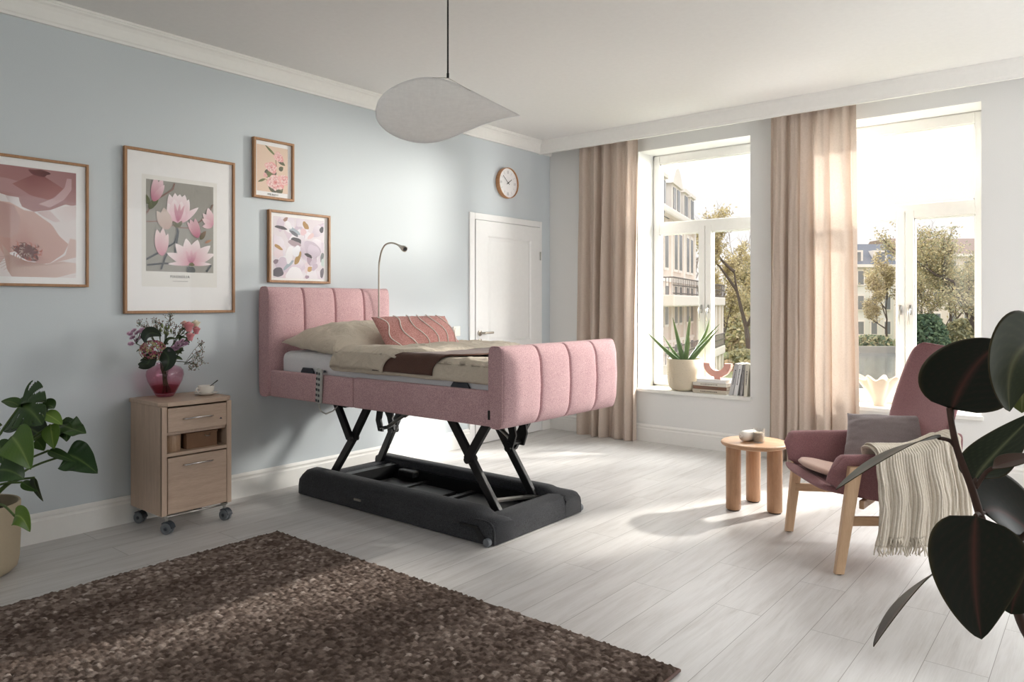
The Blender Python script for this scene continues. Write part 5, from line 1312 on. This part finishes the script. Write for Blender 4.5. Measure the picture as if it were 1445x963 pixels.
# ---- rubber plant in the right foreground
PB = Vector((4.40, -4.47, 0))
rp = thing('rubber_plant', 'dark rubber plant with glossy leaves in the right foreground', 'plant', (PB.x, PB.y, .30))
pp = thing('plant_pot', 'low beige pot of the rubber plant beyond the lower right corner', 'pot', PB)
bm = NB(); lathe(bm, [(.001, .001), (.11, .001), (.125, .008), (.15, .29), (.152, .32), (.147, .325), (.142, .32), (.138, .28), (.001, .28)], 60, cap=False); obj('body', bm, CLAY, pp, True, auto=40)
bm = NB(); grid(bm, lambda u, v: Vector((.139*v*math.cos(2*PI*u), .139*v*math.sin(2*PI*u), .285+.006*nz(v*3*math.cos(2*PI*u), v*3*math.sin(2*PI*u), 3, 3))), 36, 10, cu=True); obj('soil', bm, MATS['potting_soil'], pp)
RLEAF = vcol('rubber_leaf_surface', .42, .03, .3)
RSTEM = plain('rubber_stem', srgb(78, 54, 44), .6)
def zz(x, y, d): return at(1220+x/1.915, 460+y/1.915, d)
main = [zz(228, 222, 1.17), zz(238, 280, 1.17), zz(252, 340, 1.17), zz(290, 440, 1.17), zz(312, 512, 1.18), zz(345, 600, 1.20), zz(400, 735, 1.22), zz(470, 880, 1.24), Vector((PB.x-.02, PB.y+.01, .55)), Vector((PB.x, PB.y, .285))]
bm = NB(); pts = spline(main, 6); tube(bm, pts, [.0042+.005*i/len(pts) for i in range(len(pts))], 10); obj('stem', bm, RSTEM, rp, True, world=True)
DK, DM = (26, 32, 22), (84, 52, 46)
def rleaf(b_, m_, t_, w, nrm, d, pet=None, edge_on=None, col=DK, mcol=DM, pw=.75, cup=.15, nt=26):
    B_, M_, T_ = zz(*b_, d[0]), zz(*m_, d[1]), zz(*t_, d[2]); bm = NB()
    if edge_on is not None: ry = (M_-CAM).normalized(); nrm = (T_-B_).normalized().cross(ry)*(1 if edge_on > 0 else -1)+ry*-abs(edge_on)
    leafm(bm, B_, M_, T_, nrm, w, pw, cup, col, mcol, nt, 14, edge=(70, 62, 40))
    obj('leaf', bm, RLEAF, rp, True, world=True, solid=.0012)
    if pet: bm = NB(); tube(bm, spline([zz(*p[:2], p[2]) for p in pet]+[B_], 6), .0032, 8); obj('petiole', bm, RSTEM, rp, True, world=True)
rleaf((236, 226), (290, 120), (372, 44), .128, TC*.9-RTV*.25+UPL*.3, (1.17, 1.14, 1.10), [(250, 330, 1.17), (238, 265, 1.17)], pw=.62)
rleaf((300, 514), (296, 680), (316, 848), .146, TC*.95+UPL*.3, (1.10, 1.087, 1.08), [(312, 512, 1.18), (306, 508, 1.15)], pw=.58)
rleaf((200, 303), (80, 340), (-78, 444), .075, UPL, (1.16, 1.13, 1.09), edge_on=-.12, pet=[(250, 338, 1.17), (232, 312, 1.17)], col=(58, 62, 50), pw=.85, cup=.05)
rleaf((190, 668), (105, 752), (24, 868), .085, UPL, (1.14, 1.11, 1.08), edge_on=-.14, pet=[(330, 560, 1.19), (250, 620, 1.17)], col=(30, 34, 26), pw=.8, cup=.1)
rleaf((300, 415), (350, 350), (470, 230), .075, UPL*.35+TC*.45-RTV*.6, (1.18, 1.20, 1.22), [(292, 442, 1.17), (296, 430, 1.17)], col=(44, 54, 38), mcol=(110, 116, 84), pw=.7)
rleaf((345, 385), (395, 366), (480, 350), .035, UPL*.9+TC*.3, (1.16, 1.15, 1.15), [(300, 440, 1.17), (325, 400, 1.17)], col=(86, 66, 56), pw=.8)
rleaf((470, 40), (400, 100), (392, 232), .12, TC*.9+RTV*.3+UPL*.1, (1.05, 1.02, 1.02), col=(52, 62, 40), mcol=(110, 112, 78), pw=.7)
rleaf((490, 90), (440, 120), (425, 236), .11, TC*.8-RTV*.3+UPL*.2, (1.10, 1.09, 1.09), col=(86, 96, 48), mcol=(130, 130, 88), pw=.7)
rleaf((322, 506), (400, 520), (520, 640), .15, TC*.7+UPL*.6, (1.2, 1.22, 1.22), [(312, 512, 1.18), (316, 506, 1.19)], col=(28, 34, 24), pw=.6)
rleaf((440, 640), (410, 720), (396, 780), .10, TC*.8+UPL*.3-RTV*.3, (1.20, 1.17, 1.16), col=(36, 42, 28), pw=.6)
# side shoot that carries the leaves at the right edge
bm = NB(); tube(bm, spline([zz(345, 600, 1.20), zz(440, 560, 1.2), zz(500, 400, 1.14), zz(500, 180, 1.1), zz(480, 60, 1.07)], 6), .005, 8); obj('side_shoot', bm, RSTEM, rp, True, world=True)
bm = NB(); tube(bm, spline([zz(400, 735, 1.22), zz(430, 680, 1.21), zz(440, 640, 1.20)], 6), .0032, 8); obj('petiole', bm, RSTEM, rp, True, world=True)

# ================================================================== WINDOW SILL: aloe, sculpture, books, coral vase
AX, AY = 1.412, .105
ap = thing('plant_pot', 'speckled stoneware pot of the aloe on the window sill', 'pot', (AX, AY, SILL))
bm = NB(); lathe(bm, [(.001, .001), (.095, .001), (.118, .008), (.138, .028), (.150, .07), (.155, .13), (.156, .278), (.153, .282), (.147, .279), (.145, .24), (.001, .24)], 72, cap=False); obj('body', bm, plain('aloe_pot_stone', srgb(206, 194, 172), .85, nscale=120, nstr=.3), ap, True, auto=40)
bm = NB(); r = random.Random(3)
for k in range(260):
    a, z = r.uniform(0, 2*PI), r.uniform(.07, .27); R_ = .1553 if z > .13 else .150+(z-.07)/.06*.005; s = r.uniform(.0008, .002)
    c = Vector((R_*math.cos(a), R_*math.sin(a), z)); lathe(bm, [(s, -.0004), (s*.9, .0007), (s*.2, .001)], 6, c, axes((0, 0, 0), (-math.sin(a), math.cos(a), 0), (0, 0, 1), (math.cos(a), math.sin(a), 0)))
obj('speckle', bm, plain('dark_speckle', srgb(120, 110, 98), .9), ap)
al = thing('aloe_plant', 'aloe plant with long pointed leaves in the stoneware pot on the sill', 'plant', (AX, AY, SILL+.24))
def za(x, y, yy): d = at(905+x/6.876, 440+y/6.876, 1)-CAM; return CAM+d*((yy-CAM.y)/d.y)
ALO = vcol('aloe_skin', .45, .05, .4)
for tip, bend, dd, wd in (((50, 195), (215, 355), .02, .044), ((210, 232), (300, 370), .13, .036), ((305, 58), (350, 250), .06, .05), ((470, 40), (445, 250), .16, .038), ((480, 60), (452, 260), .10, .036), ((462, 232), (455, 340), .04, .034), ((660, 68), (600, 260), .18, .038), ((760, 120), (585, 315), .12, .042), ((750, 172), (600, 335), .05, .044)):
    T_ = za(*tip, dd); B_ = Vector((AX+(tip[0]-420)*.00009, AY-.01, SILL+.235)); M_ = za(*bend, (dd+AY)/2)
    bm = NB(); ly = bm.verts.layers.float_color.new('Col'); n = 22; pts = [B_*(1-t)**2+(2*M_-.5*B_-.5*T_)*2*t*(1-t)+T_*t*t for t in [i/n for i in range(n+1)]]
    tube(bm, pts, [wd*.5*(1-(i/n)**1.6)+.0012 for i in range(n+1)], 12, flat=.45)
    for v in bm.verts: t = (v.co-B_).length/(T_-B_).length; k = .9+.1*math.sin(v.co.x*400); c = srgb(int(96+34*t), int(128+22*t), int(84+10*t)); v[ly] = (c[0]*k, c[1]*k, c[2]*k, 1)
    obj('leaf', bm, ALO, al, True, world=True)
bm = NB(); lathe(bm, [(.144, .0), (.14, .012), (.05, .016), (.001, .016)], 40); obj('soil', bm, MATS['potting_soil'], al, True)
# stack of flat books
def flat_book(label, x0, x1, y0, y1, z, h, col, band=None, rz=0):
    t = thing('book', label, 'book', ((x0+x1)/2, (y0+y1)/2, z), rz, 'books lying flat on the sill')
    w, d = (x1-x0)/2, (y1-y0)/2; cm = plain('book_cover_%d%d%d' % col, srgb(*col), .6); e = .0022
    bm = NB(); box(bm, -w, w, -d, d, 0, e, .0006); box(bm, -w, w, -d, d, h-e, h, .0006); box(bm, -w, w, -d, -d+e, 0, h, .0006); obj('cover', bm, cm, t)
    obj('pages', box(NB(), -w+.004, w-.004, -d+e, d-.004, e, h-e), plain('book_pages', srgb(236, 228, 212), .9), t)
    return t
z = SILL; BX = 1.672
for lab, x0, x1, h, col in (('beige book at the bottom of the flat stack on the sill', 1.533, 1.838, .034, (206, 196, 178)), ('brown-spined book lying second from the bottom of the flat stack', 1.54, 1.842, .028, (132, 96, 78)), ('cream book lying second from the top of the flat stack', 1.535, 1.84, .030, (224, 218, 206)), ('white book on top of the flat stack, below the pink arch', 1.572, 1.835, .028, (240, 238, 236))):
    b_ = flat_book(lab, x0, x1, .0, .20, z, h, col); z += h+.0004
    if col != (240, 238, 236):
        bm = NB(); r = random.Random(int(h*1e4)); p = -.08
        while p < .07: k = r.uniform(.004, .012); box(bm, p, p+k, -.1006, -.0999, h*.38, h*.62); p += k+.004
        obj('spine_print', bm, plain('faded_ink', srgb(110, 102, 94), .8), b_)
sx = thing('arch_sculpture', 'pink U-shaped ceramic arch standing on the flat books', 'sculpture', (1.728, .085, z))
bm = NB(); n = 40; th = .024; R0, R1 = .066, .124
def U(t, s, q):
    a = PI+PI*t; rr_ = R0+(R1-R0)*s; c = Vector((rr_*math.cos(a), 0, .016+R1+rr_*math.sin(a))); return c
for i in range(n+1): pass
outer = [(R1*math.cos(PI+PI*i/n), R1*math.sin(PI+PI*i/n)) for i in range(n+1)]; inner = [(R0*math.cos(2*PI-PI*i/n), R0*math.sin(2*PI-PI*i/n)) for i in range(n+1)]
prism(bm, outer+inner, .05, axes((0, .025, .014+R1), (1, 0, 0), (0, 0, 1), (0, -1, 0)), .004)
box(bm, -.028, .028, -.022, .022, 0, .020, .004)
obj('arch', bm, plain('pink_ceramic', srgb(226, 172, 158), .6), sx)
# upright books leaning to the reveal
def up_book(label, xb, xt, w, h, d, col, y0):
    lean = math.atan2(xt-xb, h); t = thing('book', label, 'book', (xb, y0, SILL), 0, 'books standing upright on the sill', rot=(0, lean, 0)); cm = plain('book_cover_%d%d%d' % col, srgb(*col), .6); e = .002
    bm = NB(); off = 0
    box(bm, 0, e, 0, d, .0, h, .0005); box(bm, w-e, w, 0, d, 0, h, .0005); box(bm, 0, w, 0, e, 0, h, .0005); obj('cover', bm, cm, t)
    obj('pages', box(NB(), e, w-e, e, d-.004, .004, h-.004), MATS['book_pages'], t)
    bm = NB(); r = random.Random(int(xb*1e3)); p = h*.35
    while p < h*.8: k = r.uniform(.004, .011); box(bm, w*.35, w*.62, -.0006, .0003, p, p+k); p += k+.005
    obj('spine_print', bm, plain('faded_ink_dark', srgb(96, 94, 96), .8), t)
    return t
up_book('grey book leaning furthest of the upright row on the sill', 1.852, 1.908, .036, .275, .19, (196, 196, 198), .015)
up_book('white book second in the upright row on the sill', 1.894, 1.944, .034, .275, .19, (232, 232, 232), .012)
up_book('mid-grey book third in the upright row on the sill', 1.945, 1.978, .026, .268, .19, (158, 156, 156), .015)
up_book('pale beige book at the end of the upright row, against the window reveal', 1.981, 2.0, .034, .272, .19, (214, 210, 196), .012)
cv = thing('coral_vase', 'cream ruffled coral-shaped vase on the sill behind the armchair', 'vase', (2.995, .11, SILL))
bm = NB()
def cf(u, v):
    a = 2*PI*u; R_ = .038+.115*v**1.35; q = 1+(.05+.20*v)*math.sin(9*a)*.55*v+.10*v*math.sin(4*a+1); z = .002+.205*v+.016*v*v*math.sin(9*a+.6)-.01*v*math.sin(4*a)
    return Vector((R_*q*math.cos(a), R_*q*.62*math.sin(a), z))
grid(bm, cf, 160, 30, cu=True); lathe(bm, [(.001, .001), (.038, .001), (.04, .004)], 40, (0, 0, 0), Matrix.Diagonal((1, .62, 1, 1)), cap=False)
obj('shell', bm, plain('coral_ceramic', srgb(222, 206, 186), .7), cv, True, solid=.006)

# ================================================================== VASE AND FLOWERS
VP = Vector((.118, -3.915, ZT))
va = thing('glass_vase', 'rounded pink glass vase on the bedside cabinet', 'vase', VP)
def ombre():
    m, N, L, b = nmat('pink_glass'); t = N.new('ShaderNodeBsdfTransparent'); g = N.new('ShaderNodeBsdfGlossy'); g.inputs['Roughness'].default_value = .03
    tc = N.new('ShaderNodeTexCoord'); sp = N.new('ShaderNodeSeparateXYZ'); L.new(tc.outputs['Object'], sp.inputs[0]); mr = N.new('ShaderNodeMapRange'); mr.inputs['From Max'].default_value = .18; L.new(sp.outputs['Z'], mr.inputs['Value'])
    L.new(ramp(N, L, mr.outputs[0], [(0, srgb(238, 190, 203)), (.34, srgb(242, 206, 216)), (.5, srgb(249, 230, 236)), (1, srgb(250, 234, 240))]), t.inputs['Color'])
    x = N.new('ShaderNodeMixShader'); L.new(schlick(N, L, .05), x.inputs[0]); L.new(t.outputs[0], x.inputs[1]); L.new(g.outputs[0], x.inputs[2]); L.new(x.outputs[0], N['Material Output'].inputs['Surface']); return m
bm = NB(); prof = [(.001, .001), (.042, .001), (.046, .004), (.056, .02), (.075, .055), (.093, .092), (.101, .125), (.098, .150), (.084, .168), (.062, .178), (.048, .182), (.044, .186), (.047, .192), (.052, .194)]
lathe(bm, prof+[(.049, .192), (.042, .187), (.045, .180), (.060, .1745), (.081, .165), (.095, .149), (.098, .125), (.090, .092), (.072, .057), (.052, .022), (.001, .014)], 64, cap=False); obj('glass', bm, ombre(), va, True)
bm = NB(); lathe(bm, [(.001, .0145), (.051, .0235), (.066, .052), (.0715, .062), (.001, .062)], 50, cap=False); obj('water', bm, thin_glass('rose_water', srgb(232, 184, 196), .03), va, True)
NECK = VP+Vector((0, 0, .186))
STEMG = plain('flower_stem', srgb(76, 92, 56), .6)
def zf(x, y, d): return at(170+x/3.01, 440+y/3.01, d)
def flower(name, label, tip, d, cat, grp, seed):
    T_ = zf(*tip, d); r = random.Random(seed); t = thing(name, label, cat, VP+Vector((0, 0, .02)), 0, grp)
    nk = NECK+Vector((r.uniform(-.022, .022), r.uniform(-.022, .022), 0)); ft = VP+Vector((-(nk.x-VP.x)*1.3+r.uniform(-.02, .02), -(nk.y-VP.y)*1.3+r.uniform(-.02, .02), .02))
    bm = NB(); tube(bm, spline([ft, nk, nk.lerp(T_, .5)+Vector((0, 0, .015)), T_], 6), .0022, 6); obj('stem', bm, STEMG, t, True, world=True)
    return t, T_, r, nk
def floret(bm, c, n, R_, npet, cols, r, cup=.3):
    ly = bm.verts.layers.float_color.get('Col') or bm.verts.layers.float_color.new('Col')
    n = n.normalized(); u = n.orthogonal().normalized(); w = n.cross(u); a0 = r.uniform(0, 6)
    for k in range(npet):
        a = a0+2*PI*k/npet; d = u*math.cos(a)+w*math.sin(a); s = n.cross(d); col = r.choice(cols); kk = r.uniform(.85, 1.1)
        P_ = [c, c+d*R_*.55+s*R_*.34+n*R_*cup*.6, c+d*R_+n*R_*cup, c+d*R_*.55-s*R_*.34+n*R_*cup*.6]
        vs = [bm.verts.new(p) for p in P_]
        for v in vs: v[ly] = (col[0]*kk, col[1]*kk, col[2]*kk, 1)
        bm.faces.new(vs)
def leafset(t, T_, nk, r, n, l, w, col=(52, 72, 42)):
    for k in range(n):
        p = nk.lerp(T_, r.uniform(.35, .85)); a = r.uniform(0, 2*PI); d = Vector((math.cos(a)*.9, math.sin(a)*.9, r.uniform(-.1, .6))).normalized()
        bm = NB(); leafm(bm, p, p+d*l*.5+Vector((0, 0, .006)), p+d*l-Vector((0, 0, .01)), -FW*.6+UPL*.6, w, .7, .2, col, (90, 110, 66), 8, 4); obj('leaf', bm, LEAF, t, True, world=True)
G_F = 'cut flowers in the pink glass vase'
t, T_, r, nk = flower('hydrangea', 'pink and green hydrangea head at the front of the vase', (138, 165), 4.02, 'flower', G_F, 1)
bm = NB()
for k in range(230):
    d = Vector((r.gauss(0, 1), r.gauss(0, 1), r.gauss(0, 1))).normalized(); c = T_+Vector((d.x*.066, d.y*.066, d.z*.054)); floret(bm, c, d, r.uniform(.009, .013), 4, [srgb(176, 84, 108), srgb(206, 132, 146), srgb(168, 166, 112), srgb(190, 180, 130), srgb(150, 70, 96)], r)
obj('flower_head', bm, PETAL, t, True, world=True)
for b_, m_, tp, w, nr in (((110, 180), (120, 215), (75, 238), .09, -FW*.8+UPL*.3), ((180, 165), (205, 205), (185, 252), .10, -FW*.9), ((100, 130), (125, 92), (175, 105), .085, -FW*.7+UPL*.5), ((150, 215), (110, 222), (74, 222), .07, -FW*.6+UPL*.5)):
    bm = NB(); leafm(bm, zf(*b_, 4.0), zf(*m_, 3.98), zf(*tp, 3.98), nr, w, .65, .2, (32, 46, 30), (60, 78, 50), 12, 6); obj('leaf', bm, LEAF, t, True, world=True)
def mums(label, pts, d, seed, cols, n=16, R_=.018):
    c0 = (sum(p[0] for p in pts)/len(pts), sum(p[1] for p in pts)/len(pts)+35); t, T_, r, nk = flower('chrysanthemum', label, c0, d, 'flower', G_F, seed)
    for p in pts:
        c = zf(*p, d+r.uniform(-.04, .04)); bm = NB(); tube(bm, [T_, T_.lerp(c, .6)+Vector((0, 0, .004)), c], .0013, 5); obj('stem', bm, STEMG, t, True, world=True)
        n_ = (-FW*.5+UPL*.6+RT*r.uniform(-.5, .5)); bm = NB()
        for q in range(3): floret(bm, c+n_.normalized()*.002*q, n_, R_*(1-.25*q), n-3*q, cols, r, .2+.3*q)
        obj('flower_head', bm, PETAL, t, True, world=True)
    leafset(t, T_, nk, r, 5, .05, .02)
LIL = [srgb(220, 184, 208), srgb(232, 204, 222), srgb(206, 164, 194)]
mums('lilac chrysanthemum spray at the far left of the bouquet', [(40, 95), (58, 82), (72, 92), (86, 84), (52, 112), (72, 122), (90, 110), (44, 138), (92, 78)], 4.06, 21, LIL)
mums('lilac chrysanthemum spray below the roses of the bouquet', [(232, 150), (246, 135), (262, 128), (276, 138), (225, 165), (240, 158), (215, 160), (262, 146)], 4.02, 22, LIL, R_=.02)
def rose(label, tip, d, seed, cols, R_=.026):
    t, T_, r, nk = flower('rose', label, tip, d, 'flower', G_F, seed); bm = NB(); ly = bm.verts.layers.float_color.new('Col')
    for k in range(14):
        q = k/13; a = k*2.4; rr_ = R_*(.25+.75*q); n_ = 5
        def f(u, v, a=a, rr_=rr_, q=q): b2 = a+(u-.5)*1.9; rad = rr_*(.55+.45*v+.25*q*v**3); return T_+Vector((rad*math.cos(b2), rad*math.sin(b2), R_*(-.9+1.9*v-.35*q*v*v-.25*q)))
        V = grid(bm, f, 6, 5); c = r.choice(cols)
        for row in V:
            for v in row: v[ly] = (c[0], c[1], c[2], 1)
    obj('flower_head', bm, PETAL, t, True, world=True); leafset(t, T_, nk, r, 3, .045, .022)
RO = [srgb(232, 168, 172), srgb(240, 194, 192), srgb(222, 148, 154)]; WR = [srgb(240, 232, 208), srgb(248, 242, 226)]
rose('pink rose highest of the roses in the vase', (290, 62), 4.03, 31, RO); rose('cream rose beside the highest pink rose', (320, 52), 4.08, 32, WR, .022); rose('pink rose at the right edge of the bouquet', (322, 78), 4.05, 33, RO, .02); rose('pink rose just above the lilac chrysanthemums', (296, 104), 4.0, 34, RO, .022); rose('small blush rose left of the highest pink rose', (272, 52), 4.1, 35, [srgb(242, 206, 194), srgb(236, 190, 180)], .018)
def twig(label, pts, d, seed):
    t, T_, r, nk = flower('statice_twig', label, pts[-1], d, 'flower', G_F, seed); bb_ = NB(); ly = bb_.verts.layers.float_color.new('Col'); bm = NB()
    for p in pts:
        c = zf(*p, d+r.uniform(-.05, .05)); q = nk.lerp(T_, .62); tube(bm, [q, q.lerp(c, .6)+Vector((0, 0, .01)), c], .0010, 5)
        for k in range(16):
            e_ = c+Vector((r.gauss(0, .011), r.gauss(0, .011), r.gauss(0, .013))); tube(bm, [c-Vector((0, 0, .015)), e_], .0006, 4)
            s = r.uniform(.0024, .004); lathe(bb_, [(.0004, -s), (s*.7, -s*.3), (s*.7, s*.4), (.0004, s)], 6, e_, cap=False)
    cs = [srgb(126, 100, 100), srgb(150, 120, 112), srgb(168, 150, 130)]
    for i, v in enumerate(bb_.verts): c = cs[(i//24) % 3]; v[ly] = c
    obj('branch', bm, STEMG, t, True, world=True); obj('bud', bb_, PETAL, t, True, world=True)
twig('brown-budded twig at the upper left of the bouquet', [(82, 48), (98, 55), (110, 62), (120, 72)], 4.1, 41); twig('brown-budded twig sticking up left of centre', [(150, 38), (152, 58), (172, 50), (165, 72)], 4.12, 42); twig('tallest brown-budded twig of the bouquet', [(212, 12), (208, 30), (214, 48), (196, 62)], 4.1, 43); twig('brown-budded twig between centre and the roses', [(235, 62), (255, 72), (225, 84), (248, 92)], 4.07, 44)
twig('drooping brown-budded twig at the right of the bouquet', [(340, 135), (348, 158), (335, 178), (345, 205), (322, 190), (315, 215), (300, 235), (325, 225)], 4.02, 45)
t, T_, r, nk = flower('eustoma_buds', 'pale green bud spray in the middle of the bouquet', (190, 95), 4.08, 'flower', G_F, 51)
bm = NB(); ly = bm.verts.layers.float_color.new('Col')
for p in ((178, 62), (190, 70), (205, 68), (172, 80), (215, 82), (188, 88), (200, 95), (160, 96)):
    c = zf(*p, 4.08+r.uniform(-.05, .05)); tube(bm, [T_, c], .0012, 5); lathe(bm, [(.0006, -.012), (.006, -.004), (.0065, .003), (.003, .011), (.0006, .016)], 8, c, cap=False)
for v in bm.verts: v[ly] = srgb(146, 156, 110)
obj('bud', bm, PETAL, t, True, world=True); leafset(t, T_, nk, r, 5, .06, .024)
t, T_, r, nk = flower('greenery_sprig', 'dark leafy sprig under the roses in the vase', (270, 165), 4.08, 'flower', G_F, 52); leafset(t, T_, nk, r, 9, .06, .03, (44, 62, 38))
t, T_, r, nk = flower('greenery_sprig', 'dark leafy sprig behind the left chrysanthemums in the vase', (80, 150), 4.12, 'flower', G_F, 53); leafset(t, T_, nk, r, 9, .055, .026, (48, 66, 42))
# ================================================================== LIGHT
w = bpy.data.worlds.new('sky'); bpy.context.scene.world = w; w.use_nodes = True
N, L = w.node_tree.nodes, w.node_tree.links; bg = N['Background']
tc = N.new('ShaderNodeTexCoord'); sp = N.new('ShaderNodeSeparateXYZ'); L.new(tc.outputs['Generated'], sp.inputs[0])
L.new(ramp(N, L, sp.outputs['Z'], [(.0, (.372, .35, .340, 1)), (.14, (.355, .345, .341, 1)), (.32, (.50, .485, .485, 1)), (.8, (.85, .845, .85, 1))]), bg.inputs['Color']); bg.inputs['Strength'].default_value = 2.0
def spot(name, loc, aim, power, size, radius, col, blend=.3):
    d = bpy.data.lights.new(name, 'SPOT'); d.energy = power; d.spot_size = math.radians(size); d.spot_blend = blend; d.shadow_soft_size = radius; d.color = col
    o = bpy.data.objects.new(name, d); C.objects.link(o); o.location = loc
    o.rotation_euler = (Vector(aim)-Vector(loc)).to_track_quat('-Z', 'Y').to_euler(); return o
WARM = (1, .95, .88)
spot('sunbeam_light', (3.27, 3.0, 2.66), (1.5, .1, 1.6), 1550, 42, .38, WARM)
spot('sunbeam_light', (4.93, 4.0, 3.95), (3.1, .1, 1.5), 2700, 34, .16, WARM)
def area(name, loc, aim, sx, sy, power, col=(1, .98, .96)):
    d = bpy.data.lights.new(name, 'AREA'); d.shape = 'RECTANGLE'; d.size = sx; d.size_y = sy; d.energy = power; d.color = col
    o = bpy.data.objects.new(name, d); C.objects.link(o); o.location = loc; o.rotation_euler = (Vector(aim)-Vector(loc)).to_track_quat('-Z', 'Y').to_euler(); return o
area('window_daylight', (1.35, 2.3, 4.0), (1.0, -2.2, .2), 2.2, 1.4, 170, (1, .99, .975))
area('window_daylight', (3.1, 2.3, 4.0), (3.0, -2.2, .2), 2.2, 1.4, 240, (1, .99, .975))
area('side_fill', (5.6, 2.7, 2.5), (.9, -.2, 1.4), 1.7, 1.8, 380, (1, .98, .95))  # added fill lamp, out of view, brightens the wall around the door
area('side_fill', (-1.2, 2.2, 2.2), (3.0, -1.0, 1.4), 1.5, 1.8, 380, (1, .99, .97))  # second added fill lamp, out of view on the other side
area('room_fill', (RX+.45, -1.75, 1.6), (0, -1.2, 1.5), 2.4, 1.9, 30, (.96, .98, 1))  # added fill lamp outside the made-up opening in the right wall
area('room_fill', (3.1, -7.65, 1.8), (1.0, -1.0, 1.2), 1.7, 1.2, 9, (.95, .975, 1))  # weak added fill lamp behind the camera, in the front wall opening
sc = bpy.context.scene
sc.view_settings.view_transform = 'Standard'; sc.view_settings.look = 'None'; sc.view_settings.gamma = 1; sc.view_settings.exposure = 0.6
sc.view_settings.use_curve_mapping = False
sc.cycles.max_bounces = 8; sc.cycles.diffuse_bounces = 5; sc.cycles.transparent_max_bounces = 16; sc.cycles.caustics_reflective = False; sc.cycles.caustics_refractive = False
sc.cycles.use_denoising = True; sc.cycles.sample_clamp_indirect = 6
